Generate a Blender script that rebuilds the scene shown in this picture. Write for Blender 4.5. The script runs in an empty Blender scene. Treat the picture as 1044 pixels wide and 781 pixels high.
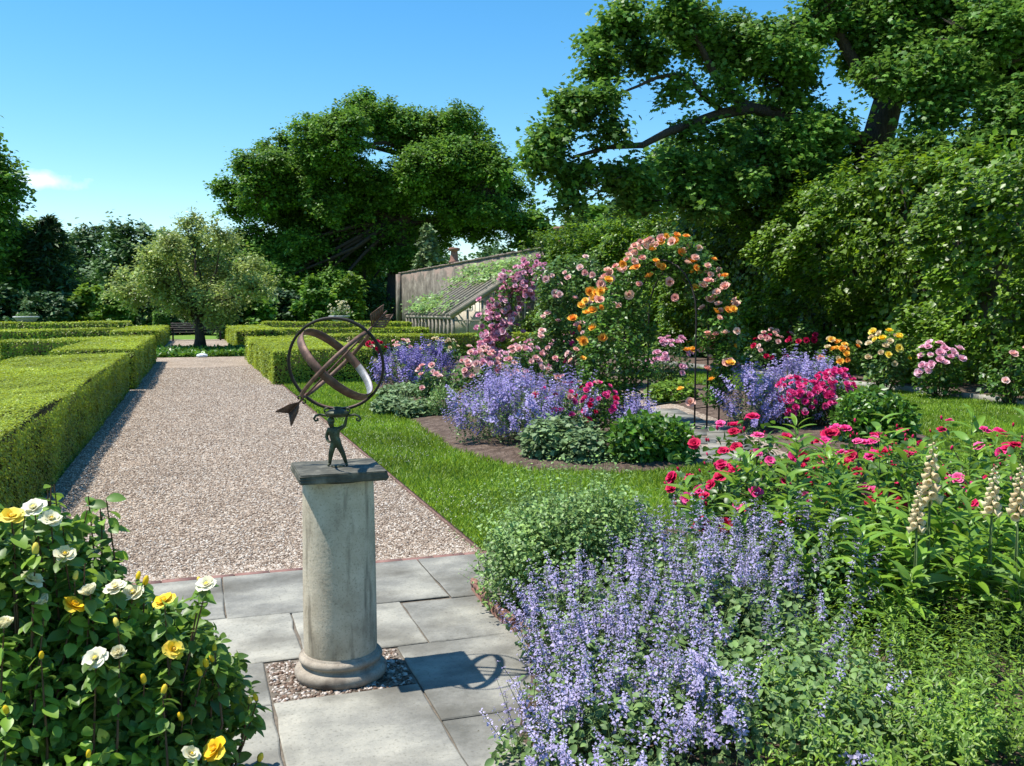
import bpy, bmesh, math, random
import numpy as np
from mathutils import Vector, Matrix
random.seed(7); RNG = np.random.default_rng(7)
sc = bpy.context.scene; COL = sc.collection
R = math.radians

# ------------------------------------------------------------------ camera, sky, sun, exposure
F, W, HH, EYE = 930.0, 1044.0, 781.0, 1.6
PITCH = math.atan(74 / F); YAW = math.atan(325 * math.cos(PITCH) / F)
cam = bpy.data.objects.new('camera', bpy.data.cameras.new('camera')); COL.objects.link(cam)
cam.data.sensor_width = 36; cam.data.lens = F / W * 36; cam.data.clip_end = 3000; cam.data.clip_start = .05
cam.location = (0, 0, EYE); cam.rotation_euler = (R(90) - PITCH, 0, -YAW); sc.camera = cam
SUN_DIR = Vector((-.40, .14, .92)).normalized()
SUN_EL = math.asin(SUN_DIR.z); SUN_AZ = math.atan2(SUN_DIR.x, SUN_DIR.y)
world = bpy.data.worlds.new('World'); sc.world = world; world.use_nodes = True
nt = world.node_tree; nt.nodes.clear()
wo = nt.nodes.new('ShaderNodeOutputWorld'); bg = nt.nodes.new('ShaderNodeBackground'); sky = nt.nodes.new('ShaderNodeTexSky')
sky.sky_type = 'NISHITA'; sky.sun_disc = False; sky.sun_elevation = SUN_EL; sky.sun_rotation = SUN_AZ % (2 * math.pi)
sky.air_density = 1.0; sky.dust_density = .25; sky.ozone_density = 2.5
bg.inputs['Strength'].default_value = .13
_tc = nt.nodes.new('ShaderNodeTexCoord'); _dot = nt.nodes.new('ShaderNodeVectorMath'); _dot.operation = 'SUBTRACT'   # one small cloud low in the west
_cd = Vector((-.1373, .9828, .1236)).normalized(); _dot.inputs[1].default_value = _cd; nt.links.new(_tc.outputs['Generated'], _dot.inputs[0])
_sc = nt.nodes.new('ShaderNodeVectorMath'); _sc.operation = 'MULTIPLY'; _sc.inputs[1].default_value = (26, 26, 95); nt.links.new(_dot.outputs[0], _sc.inputs[0])
_ln = nt.nodes.new('ShaderNodeVectorMath'); _ln.operation = 'LENGTH'; nt.links.new(_sc.outputs[0], _ln.inputs[0])
_nz = nt.nodes.new('ShaderNodeTexNoise'); _nz.inputs['Scale'].default_value = 38; _nz.inputs['Detail'].default_value = 8; nt.links.new(_tc.outputs['Generated'], _nz.inputs['Vector'])
_ad = nt.nodes.new('ShaderNodeMath'); _ad.operation = 'MULTIPLY_ADD'; _ad.inputs[1].default_value = 2.2; nt.links.new(_nz.outputs[0], _ad.inputs[0]); nt.links.new(_ln.outputs['Value'], _ad.inputs[2])
_mr = nt.nodes.new('ShaderNodeMapRange'); _mr.inputs[1].default_value = 1.3; _mr.inputs[2].default_value = 2.1; _mr.inputs[3].default_value = .85; _mr.inputs[4].default_value = 0; nt.links.new(_ad.outputs[0], _mr.inputs[0])
_mx = nt.nodes.new('ShaderNodeMix'); _mx.data_type = 'RGBA'; nt.links.new(_mr.outputs[0], _mx.inputs[0]); _hs = nt.nodes.new('ShaderNodeHueSaturation'); _hs.inputs['Saturation'].default_value = 1.36; _hs.inputs['Hue'].default_value = .492; _hs.inputs['Value'].default_value = 1.03; nt.links.new(sky.outputs[0], _hs.inputs['Color']); nt.links.new(_hs.outputs[0], _mx.inputs[6]); _mx.inputs[7].default_value = (6.4, 7.2, 8.2, 1)
nt.links.new(_mx.outputs[2], bg.inputs[0]); nt.links.new(bg.outputs[0], wo.inputs[0])
sun = bpy.data.objects.new('sun', bpy.data.lights.new('sun', 'SUN')); COL.objects.link(sun)
sun.data.energy = 5.0; sun.data.angle = R(.53); sun.data.color = (1, .95, .87)
sun.rotation_euler = SUN_DIR.to_track_quat('Z', 'Y').to_euler(); sun.location = (0, 0, 30)
sc.view_settings.view_transform = 'Standard'; sc.view_settings.look = 'None'; sc.view_settings.gamma = 1
sc.view_settings.exposure = .62; sc.view_settings.use_curve_mapping = False
sc.render.engine = 'CYCLES'; sc.cycles.max_bounces = 6; sc.cycles.diffuse_bounces = 3; sc.cycles.glossy_bounces = 2
sc.cycles.transmission_bounces = 4; sc.cycles.use_denoising = True; sc.cycles.sample_clamp_indirect = 6
sc.cycles.caustics_reflective = False; sc.cycles.caustics_refractive = False

# ------------------------------------------------------------------ survey helpers (photo coordinates -> metres)
_f = np.array([math.sin(YAW) * math.cos(PITCH), math.cos(YAW) * math.cos(PITCH), -math.sin(PITCH)])
_r = np.array([math.cos(YAW), -math.sin(YAW), 0.]); _u = np.cross(_r, _f); EYEP = np.array([0, 0, EYE])
def gnd(x, y, z=0.):
    d = _f * F + _r * (x - 522) + _u * (390.5 - y); return d * ((z - EYE) / d[2]) + EYEP
def at(x, y, dep): return (_f * F + _r * (x - 522) + _u * (390.5 - y)) * (dep / F) + EYEP
def depth(p): return (np.asarray(p, float) - EYEP) @ _f
def up_to(g, y):
    t = (390.5 - y) / F; g = np.asarray(g, float); q = np.array([g[0], g[1], 0.])
    return (t * (q @ _f) - q @ _u) / (_u[2] - t * _f[2]) + EYE
def span(x0, x1, yb, yt, fr=.8):
    """footprint of a mound seen between columns x0..x1 with its near foot on row yb and its top on row yt"""
    g = gnd((x0 + x1) / 2, yb); k = depth(g); rx = (x1 - x0) / 2 * k / F
    a = g - EYEP; a[2] = 0; a /= np.linalg.norm(a)
    c = g + a * rx * fr; s = depth(c) / k; rx *= s
    return c, rx, rx * fr, up_to(c, yt)

# ------------------------------------------------------------------ materials
def newmat(name):
    m = bpy.data.materials.new(name); m.use_nodes = True; t = m.node_tree; t.nodes.clear()
    return m, t, t.nodes, t.links
def ramp(nodes, stops):
    r = nodes.new('ShaderNodeValToRGB'); e = r.color_ramp.elements
    while len(e) < len(stops): e.new(.5)
    for q, (p, c) in zip(e, stops): q.position = p; q.color = (*c, 1)
    return r
def mul(c, k): return tuple(min(1, x * k) for x in c)
def leafmat(name, c, var=.45, tr=.3, rough=.5, warm=(1.25, 1.1, .6), clump=1.2, spec=.4):
    m, t, N, L = newmat(name)
    geo = N.new('ShaderNodeNewGeometry'); w = tuple(min(1, a * b) for a, b in zip(c, warm))
    rp = ramp(N, [(0, mul(c, 1 - var)), (.5, c), (.85, w), (1, mul(w, 1 + var * .6))])
    L.new(geo.outputs['Random Per Island'], rp.inputs[0])
    tc = N.new('ShaderNodeTexCoord'); nz = N.new('ShaderNodeTexNoise'); nz.inputs['Scale'].default_value = clump
    L.new(tc.outputs['Object'], nz.inputs['Vector'])
    hs = N.new('ShaderNodeHueSaturation'); mr = N.new('ShaderNodeMapRange')
    mr.inputs[1].default_value = .3; mr.inputs[2].default_value = .7; mr.inputs[3].default_value = .7; mr.inputs[4].default_value = 1.3
    L.new(nz.outputs[0], mr.inputs[0]); L.new(mr.outputs[0], hs.inputs['Value']); L.new(rp.outputs[0], hs.inputs['Color'])
    p = N.new('ShaderNodeBsdfPrincipled'); p.inputs['Roughness'].default_value = rough; p.inputs['Specular IOR Level'].default_value = spec
    L.new(hs.outputs[0], p.inputs['Base Color'])
    tl = N.new('ShaderNodeBsdfTranslucent'); g = N.new('ShaderNodeHueSaturation'); g.inputs['Value'].default_value = 1.5; g.inputs['Hue'].default_value = .485
    L.new(hs.outputs[0], g.inputs['Color']); L.new(g.outputs[0], tl.inputs[0])
    mx = N.new('ShaderNodeMixShader'); mx.inputs[0].default_value = tr; o = N.new('ShaderNodeOutputMaterial')
    L.new(p.outputs[0], mx.inputs[1]); L.new(tl.outputs[0], mx.inputs[2]); L.new(mx.outputs[0], o.inputs[0])
    return m
def petalmat(name, stops, tr=.25, rough=.6):
    m, t, N, L = newmat(name)
    geo = N.new('ShaderNodeNewGeometry'); oi = N.new('ShaderNodeObjectInfo'); ad = N.new('ShaderNodeMath'); fr = N.new('ShaderNodeMath'); ms = N.new('ShaderNodeMath')
    ms.operation = 'MULTIPLY'; ms.inputs[1].default_value = .45; L.new(geo.outputs['Random Per Island'], ms.inputs[0])
    ad.operation = 'MULTIPLY_ADD'; ad.inputs[1].default_value = .55; L.new(oi.outputs['Random'], ad.inputs[0]); L.new(ms.outputs[0], ad.inputs[2])
    rp = ramp(N, stops); L.new(ad.outputs[0], rp.inputs[0])
    p = N.new('ShaderNodeBsdfPrincipled'); p.inputs['Roughness'].default_value = rough; p.inputs['Specular IOR Level'].default_value = .25
    tl = N.new('ShaderNodeBsdfTranslucent'); L.new(rp.outputs[0], p.inputs['Base Color']); L.new(rp.outputs[0], tl.inputs[0])
    mx = N.new('ShaderNodeMixShader'); mx.inputs[0].default_value = tr; o = N.new('ShaderNodeOutputMaterial')
    L.new(p.outputs[0], mx.inputs[1]); L.new(tl.outputs[0], mx.inputs[2]); L.new(mx.outputs[0], o.inputs[0])
    return m
def surfmat(name, stops, scale=4., detail=8., rough=.85, bump=.3, bscale=None, stretch=(1, 1, 1), island=0., spec=.3, dist=.02, metal=0., second=None, speck=None, coord='Object'):
    """stone / wood / metal / soil: layered noise colour, bump, optional stone-to-stone variation"""
    m, t, N, L = newmat(name)
    tc = N.new('ShaderNodeTexCoord'); mp = N.new('ShaderNodeMapping'); mp.inputs['Scale'].default_value = stretch
    L.new(tc.outputs[coord], mp.inputs[0])
    nz = N.new('ShaderNodeTexNoise'); nz.inputs['Scale'].default_value = scale; nz.inputs['Detail'].default_value = detail; nz.inputs['Roughness'].default_value = .65
    L.new(mp.outputs[0], nz.inputs['Vector']); rp = ramp(N, stops)
    fac = nz.outputs[0]
    if island:
        geo = N.new('ShaderNodeNewGeometry'); a = N.new('ShaderNodeMath'); a.operation = 'MULTIPLY_ADD'; a.inputs[1].default_value = island
        s = N.new('ShaderNodeMath'); s.operation = 'SUBTRACT'; s.inputs[1].default_value = island / 2
        L.new(geo.outputs['Random Per Island'], a.inputs[0]); L.new(fac, s.inputs[0]); L.new(s.outputs[0], a.inputs[2]); fac = a.outputs[0]
    L.new(fac, rp.inputs[0]); colr = rp.outputs[0]
    if second:   # (colour, scale, lo, hi, stretch)
        c2, s2, lo, hi, st = second
        mp2 = N.new('ShaderNodeMapping'); mp2.inputs['Scale'].default_value = st; mp2.inputs['Location'].default_value = (3.1, 1.7, .4); L.new(tc.outputs[coord], mp2.inputs[0])
        n2 = N.new('ShaderNodeTexNoise'); n2.inputs['Scale'].default_value = s2; n2.inputs['Detail'].default_value = 6; L.new(mp2.outputs[0], n2.inputs['Vector'])
        mr = N.new('ShaderNodeMapRange'); mr.inputs[1].default_value = lo; mr.inputs[2].default_value = hi; L.new(n2.outputs[0], mr.inputs[0])
        mx = N.new('ShaderNodeMix'); mx.data_type = 'RGBA'; L.new(mr.outputs[0], mx.inputs[0]); L.new(colr, mx.inputs[6]); mx.inputs[7].default_value = (*c2, 1); colr = mx.outputs[2]
    if speck:   # fine grains, pits and lichen dots
        c3, s3, lo3, hi3 = speck; n3 = N.new('ShaderNodeTexNoise'); n3.inputs['Scale'].default_value = s3; n3.inputs['Detail'].default_value = 4; L.new(tc.outputs[coord], n3.inputs['Vector'])
        r3 = N.new('ShaderNodeMapRange'); r3.inputs[1].default_value = lo3; r3.inputs[2].default_value = hi3; r3.inputs[4].default_value = .6; L.new(n3.outputs[0], r3.inputs[0])
        m3 = N.new('ShaderNodeMix'); m3.data_type = 'RGBA'; L.new(r3.outputs[0], m3.inputs[0]); L.new(colr, m3.inputs[6]); m3.inputs[7].default_value = (*c3, 1); colr = m3.outputs[2]
    p = N.new('ShaderNodeBsdfPrincipled'); p.inputs['Roughness'].default_value = rough; p.inputs['Specular IOR Level'].default_value = spec; p.inputs['Metallic'].default_value = metal
    L.new(colr, p.inputs['Base Color'])
    if bump:
        nb = N.new('ShaderNodeTexNoise'); nb.inputs['Scale'].default_value = bscale or scale * 6; nb.inputs['Detail'].default_value = 6
        L.new(mp.outputs[0], nb.inputs['Vector']); b = N.new('ShaderNodeBump'); b.inputs['Strength'].default_value = bump; b.inputs['Distance'].default_value = dist
        L.new(nb.outputs[0], b.inputs['Height']); L.new(b.outputs[0], p.inputs['Normal'])
    o = N.new('ShaderNodeOutputMaterial'); L.new(p.outputs[0], o.inputs[0])
    return m
def gravelmat(name):
    m, t, N, L = newmat(name)
    tc = N.new('ShaderNodeTexCoord'); v = N.new('ShaderNodeTexVoronoi'); v.inputs['Scale'].default_value = 42
    L.new(tc.outputs['Object'], v.inputs['Vector'])
    sp = N.new('ShaderNodeSeparateColor'); L.new(v.outputs['Color'], sp.inputs[0])
    rp = ramp(N, [(0, (.135, .095, .068)), (.3, (.24, .184, .135)), (.6, (.335, .262, .198)), (.85, (.41, .338, .263)), (1, (.53, .47, .39))])
    L.new(sp.outputs[0], rp.inputs[0])
    nz = N.new('ShaderNodeTexNoise'); nz.inputs['Scale'].default_value = .9; nz.inputs['Detail'].default_value = 5; L.new(tc.outputs['Object'], nz.inputs['Vector'])
    hs = N.new('ShaderNodeHueSaturation'); mr = N.new('ShaderNodeMapRange'); mr.inputs[1].default_value = .3; mr.inputs[2].default_value = .7; mr.inputs[3].default_value = .8; mr.inputs[4].default_value = 1.12
    L.new(nz.outputs[0], mr.inputs[0]); L.new(mr.outputs[0], hs.inputs['Value']); L.new(rp.outputs[0], hs.inputs['Color'])
    p = N.new('ShaderNodeBsdfPrincipled'); p.inputs['Roughness'].default_value = .9; p.inputs['Specular IOR Level'].default_value = .2; L.new(hs.outputs[0], p.inputs['Base Color'])
    iv = N.new('ShaderNodeMath'); iv.operation = 'SUBTRACT'; iv.inputs[0].default_value = 1; L.new(v.outputs['Distance'], iv.inputs[1])
    b = N.new('ShaderNodeBump'); b.inputs['Strength'].default_value = .9; b.inputs['Distance'].default_value = .012; L.new(iv.outputs[0], b.inputs['Height']); L.new(b.outputs[0], p.inputs['Normal'])
    o = N.new('ShaderNodeOutputMaterial'); L.new(p.outputs[0], o.inputs[0])
    return m

M = {}
M['lawn'] = surfmat('lawn', [(.3, (.085, .17, .017)), (.5, (.13, .235, .024)), (.7, (.175, .28, .038))], scale=2.2, detail=10, rough=.9, bump=.8, bscale=90, dist=.03, second=((.17, .20, .05), .35, .5, .75, (1, 1, 1)))
M['blade'] = leafmat('grass_blade', (.175, .31, .026), .45, .35, .5, (1.3, 1.1, .8), .7)
M['clover'] = leafmat('clover_white', (.55, .56, .40), .3, .2, .6, (1, 1, .9), 1)
M['gravel'] = gravelmat('gravel')
M['pebble'] = surfmat('pebble', [(.2, (.165, .115, .082)), (.4, (.305, .232, .17)), (.55, (.40, .315, .24)), (.7, (.47, .39, .308)), (.8, (.61, .55, .47))], scale=30, rough=.8, bump=0, island=.75)
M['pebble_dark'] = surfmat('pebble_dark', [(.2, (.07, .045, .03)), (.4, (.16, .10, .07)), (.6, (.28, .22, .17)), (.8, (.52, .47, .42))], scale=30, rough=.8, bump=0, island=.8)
M['flag'] = surfmat('flagstone', [(.3, (.11, .108, .092)), (.44, (.205, .20, .175)), (.56, (.30, .29, .245)), (.68, (.39, .37, .305))], scale=1.9, detail=15, rough=.85, bump=.5, bscale=18, stretch=(1, 1.2, 1), island=.22, dist=.02, second=((.115, .108, .088), 2.4, .47, .74, (1, 1.2, 1)), speck=((.11, .105, .08), 70, .56, .74))
M['joint'] = surfmat('joint_sand', [(.3, (.10, .085, .065)), (.7, (.20, .17, .135))], scale=30, rough=.95)
M['brick'] = surfmat('brick_edge', [(.3, (.17, .085, .07)), (.7, (.30, .17, .14))], scale=12, rough=.9)
M['soil'] = surfmat('soil', [(.3, (.05, .032, .022)), (.5, (.11, .075, .055)), (.72, (.20, .15, .115))], scale=9, detail=12, rough=.95, bump=1, bscale=26, dist=.06)
M['stone'] = surfmat('column_stone', [(.28, (.31, .255, .18)), (.5, (.505, .435, .32)), (.72, (.63, .56, .43))], scale=7, detail=12, rough=.9, bump=.35, bscale=60, dist=.004, second=((.10, .085, .06), 11, .55, .72, (1.6, 1.6, .2)), speck=((.20, .17, .12), 130, .54, .72))
M['mould'] = surfmat('moulding_stone', [(.25, (.17, .14, .11)), (.5, (.33, .285, .225)), (.75, (.46, .41, .33))], scale=9, detail=12, rough=.9, bump=.4, bscale=60, dist=.004, second=((.09, .07, .055), 9, .5, .68, (1, 1, 1)), speck=((.16, .135, .10), 130, .54, .72))
M['slate'] = surfmat('slab_slate', [(.3, (.035, .034, .026)), (.5, (.085, .082, .062)), (.7, (.20, .19, .15))], scale=12, detail=10, rough=.75, bump=.4, bscale=50, dist=.004)
M['bronze'] = surfmat('bronze_patina', [(.3, (.022, .024, .012)), (.5, (.05, .056, .028)), (.7, (.13, .155, .09))], scale=28, rough=.55, bump=.2, bscale=140, dist=.002, metal=.35, spec=.5)
M['rust'] = surfmat('rusty_iron', [(.3, (.055, .03, .022)), (.5, (.12, .062, .045)), (.72, (.25, .145, .105))], scale=22, rough=.62, bump=.25, bscale=150, dist=.002, metal=.25, spec=.5)
M['iron'] = surfmat('dark_iron', [(.3, (.015, .013, .012)), (.7, (.05, .04, .035))], scale=20, rough=.6, bump=0, metal=.3)
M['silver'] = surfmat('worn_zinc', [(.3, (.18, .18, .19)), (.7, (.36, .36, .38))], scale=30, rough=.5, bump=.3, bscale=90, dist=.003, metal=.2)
M['terra'] = surfmat('terracotta', [(.3, (.12, .06, .045)), (.5, (.23, .115, .085)), (.75, (.36, .23, .18))], scale=14, rough=.9, bump=.3, bscale=60, dist=.006)
M['bark'] = surfmat('bark', [(.3, (.028, .022, .017)), (.7, (.085, .068, .052))], scale=5, rough=.95, bump=.8, bscale=9, stretch=(4, 4, .8), dist=.08)
M['cane'] = surfmat('rose_cane', [(.3, (.045, .055, .02)), (.7, (.11, .075, .04))], scale=20, rough=.7, bump=0)
M['stem'] = surfmat('green_stem', [(.3, (.06, .11, .03)), (.7, (.14, .19, .06))], scale=20, rough=.7, bump=0)
M['redstem'] = surfmat('red_stem', [(.3, (.07, .045, .02)), (.7, (.15, .075, .04))], scale=20, rough=.6, bump=0)
M['wood'] = surfmat('weathered_timber', [(.3, (.17, .145, .115)), (.7, (.36, .32, .265))], scale=6, rough=.9, bump=.3, stretch=(1, 1, 3))
M['board'] = surfmat('pale_board', [(.3, (.46, .40, .31)), (.7, (.64, .58, .48))], scale=5, rough=.9, bump=.2, stretch=(3, 3, .6))
M['urn'] = surfmat('urn_stone', [(.3, (.26, .29, .27)), (.7, (.52, .55, .51))], scale=6, rough=.9, bump=.3)
M['bench'] = surfmat('bench_wood', [(.3, (.03, .026, .022)), (.7, (.08, .07, .06))], scale=9, rough=.8, bump=.2)
M['pale'] = surfmat('pale_rock', [(.3, (.50, .55, .60)), (.7, (.74, .77, .80))], scale=9, rough=.9, bump=.3)
def wallmat():
    m, t, N, L = newmat('old_garden_wall')
    tc = N.new('ShaderNodeTexCoord'); mp = N.new('ShaderNodeMapping'); mp.inputs['Rotation'].default_value = (0, R(90), R(90)); L.new(tc.outputs['Object'], mp.inputs[0])
    sx = N.new('ShaderNodeSeparateXYZ'); cx = N.new('ShaderNodeCombineXYZ'); L.new(tc.outputs['Object'], sx.inputs[0]); L.new(sx.outputs['Y'], cx.inputs['X']); L.new(sx.outputs['Z'], cx.inputs['Y'])
    b = N.new('ShaderNodeTexBrick'); b.inputs['Scale'].default_value = 1; b.inputs['Brick Width'].default_value = .23; b.inputs['Row Height'].default_value = .085; b.inputs['Mortar Size'].default_value = .009
    b.inputs['Color1'].default_value = (.20, .125, .095, 1); b.inputs['Color2'].default_value = (.16, .11, .09, 1); b.inputs['Mortar'].default_value = (.30, .27, .23, 1); L.new(cx.outputs[0], b.inputs['Vector'])
    n = N.new('ShaderNodeTexNoise'); n.inputs['Scale'].default_value = 1.1; n.inputs['Detail'].default_value = 12; n.inputs['Roughness'].default_value = .7; L.new(tc.outputs['Object'], n.inputs['Vector'])
    rp = ramp(N, [(.34, (.06, .048, .038)), (.5, (.135, .115, .092)), (.64, (.25, .225, .185))]); L.new(n.outputs[0], rp.inputs[0])
    n2 = N.new('ShaderNodeTexNoise'); n2.inputs['Scale'].default_value = .55; n2.inputs['Detail'].default_value = 8; L.new(tc.outputs['Object'], n2.inputs['Vector'])
    ad = N.new('ShaderNodeMath'); ad.operation = 'MULTIPLY_ADD'; ad.inputs[1].default_value = .17; L.new(sx.outputs['Z'], ad.inputs[0]); L.new(n2.outputs[0], ad.inputs[2])
    mr = N.new('ShaderNodeMapRange'); mr.inputs[1].default_value = 1.2; mr.inputs[2].default_value = 1.27; L.new(ad.outputs[0], mr.inputs[0])
    mx = N.new('ShaderNodeMix'); mx.data_type = 'RGBA'; L.new(mr.outputs[0], mx.inputs[0]); L.new(rp.outputs[0], mx.inputs[6]); L.new(b.outputs['Color'], mx.inputs[7])
    p = N.new('ShaderNodeBsdfPrincipled'); p.inputs['Roughness'].default_value = .95; L.new(mx.outputs[2], p.inputs['Base Color'])
    bm = N.new('ShaderNodeBump'); bm.inputs['Strength'].default_value = .6; bm.inputs['Distance'].default_value = .06; L.new(n.outputs[0], bm.inputs['Height']); L.new(bm.outputs[0], p.inputs['Normal'])
    o = N.new('ShaderNodeOutputMaterial'); L.new(p.outputs[0], o.inputs[0]); return m
M['wall'] = wallmat()
M['box'] = leafmat('boxwood_leaf', (0.235, 0.32, 0.024), .40, .30, .45, (1.25, 1.12, .8), .8)
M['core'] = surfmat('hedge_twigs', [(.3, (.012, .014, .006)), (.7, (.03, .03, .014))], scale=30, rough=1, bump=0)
M['oak'] = leafmat('oak_leaf', (0.105, 0.235, 0.034), .45, .33, .5, (1.2, 1.1, .7), .35, .3)
M['conifer'] = leafmat('conifer_needles', (0.045, 0.11, 0.036), .4, .12, .6, (1.2, 1.1, .8), .2)
M['wood_far'] = leafmat('far_wood_leaf', (0.095, 0.19, 0.065), .4, .25, .6, (1.1, 1.05, .8), .12)  # distance haze put into the leaf colour: lighter, bluer green
M['apple'] = leafmat('crabapple_leaf', (0.26, 0.345, 0.095), .45, .28, .42, (1.1, 1.05, .8), .8)
M['maple'] = leafmat('maple_leaf', (0.105, 0.225, 0.038), .45, .30, .48, (1.15, 1.1, .8), .5, .3)
M['ivy'] = leafmat('climber_leaf', (.105, .215, .013), .6, .32, .42, (1.35, 1.15, .7), .35, .5)
M['silverfir'] = leafmat('pale_fir', (0.19, 0.27, 0.13), .3, .1, .6, (1.1, 1.05, .9), .4)
M['brightshrub'] = leafmat('bright_shrub_leaf', (0.14, 0.26, 0.03), .4, .3, .5, (1.2, 1.1, .8), .3)
M['roseleaf'] = leafmat('rose_leaf', (0.085, 0.19, 0.032), .5, .28, .40, (1.2, 1.15, .7), 2, .45)
M['roseleaf3'] = leafmat('rose_leaf_bright', (0.16, 0.29, 0.055), .5, .34, .42, (1.25, 1.15, .7), 3, .4)
M['roseleaf2'] = leafmat('rose_leaf_light', (0.1, 0.2, 0.05), .45, .25, .4, (1.15, 1.1, .8), 1.5, .5)
M['mint'] = leafmat('mint_leaf', (0.215, 0.355, 0.115), .45, .28, .45, (1.2, 1.1, .9), 2.5)
M['dome'] = leafmat('peony_leaf', (0.085, 0.2, 0.024), .45, .25, .40, (1.2, 1.15, .7), 2, .5)
M['grey'] = leafmat('grey_green_leaf', (0.185, 0.285, 0.125), .4, .22, .55, (1.1, 1.05, .9), 2)
M['catleaf'] = leafmat('catmint_leaf', (0.15, 0.25, 0.08), .4, .25, .55, (1.1, 1.05, .9), 2)
M['fern'] = leafmat('feathery_leaf', (0.15, 0.28, 0.034), .45, .3, .45, (1.3, 1.1, .8), 2)
M['lance'] = leafmat('lance_leaf', (0.17, 0.33, 0.04), .4, .32, .38, (1.25, 1.1, .8), 2, .5)
M['catflower'] = petalmat('catmint_flower', [(0, (.31, .255, .46)), (.5, (.46, .405, .63)), (1, (.64, .59, .78))])
M['catflower_mid'] = petalmat('violet_catmint_flower', [(0, (.22, .17, .42)), (.5, (.34, .285, .57)), (1, (.50, .45, .72))])
M['catflower_deep'] = petalmat('deep_blue_flower', [(0, (.16, .12, .38)), (.5, (.26, .21, .52)), (1, (.42, .36, .66))])
M['p_orange'] = petalmat('petal_orange', [(0, (.86, .27, .08)), (.4, (.92, .42, .05)), (.7, (.94, .56, .07)), (1, (.94, .68, .20))])
M['p_peach'] = petalmat('petal_peach', [(0, (.78, .32, .28)), (.5, (.87, .50, .40)), (1, (.91, .68, .52))])
M['p_pink'] = petalmat('petal_pink', [(0, (.70, .26, .41)), (.5, (.82, .44, .55)), (1, (.90, .66, .71))])
M['p_pale'] = petalmat('petal_pale_pink', [(0, (.78, .35, .36)), (.5, (.85, .52, .48)), (1, (.90, .72, .66))])
M['p_hot'] = petalmat('petal_hot_pink', [(0, (.62, .02, .14)), (.5, (.78, .05, .26)), (1, (.85, .17, .40))])
M['p_red'] = petalmat('petal_red', [(0, (.38, .004, .03)), (.5, (.58, .008, .07)), (1, (.70, .025, .17))])
M['p_white'] = petalmat('petal_cream_white', [(0, (.80, .70, .34)), (.4, (.84, .79, .54)), (1, (.86, .84, .70))], .3)
M['p_yellow'] = petalmat('petal_yellow', [(0, (.90, .50, .01)), (.5, (.92, .66, .03)), (1, (.92, .80, .22))], .3)
M['p_cream'] = petalmat('petal_cream', [(0, (.62, .44, .25)), (.5, (.74, .60, .36)), (1, (.82, .72, .50))], .3)

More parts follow.
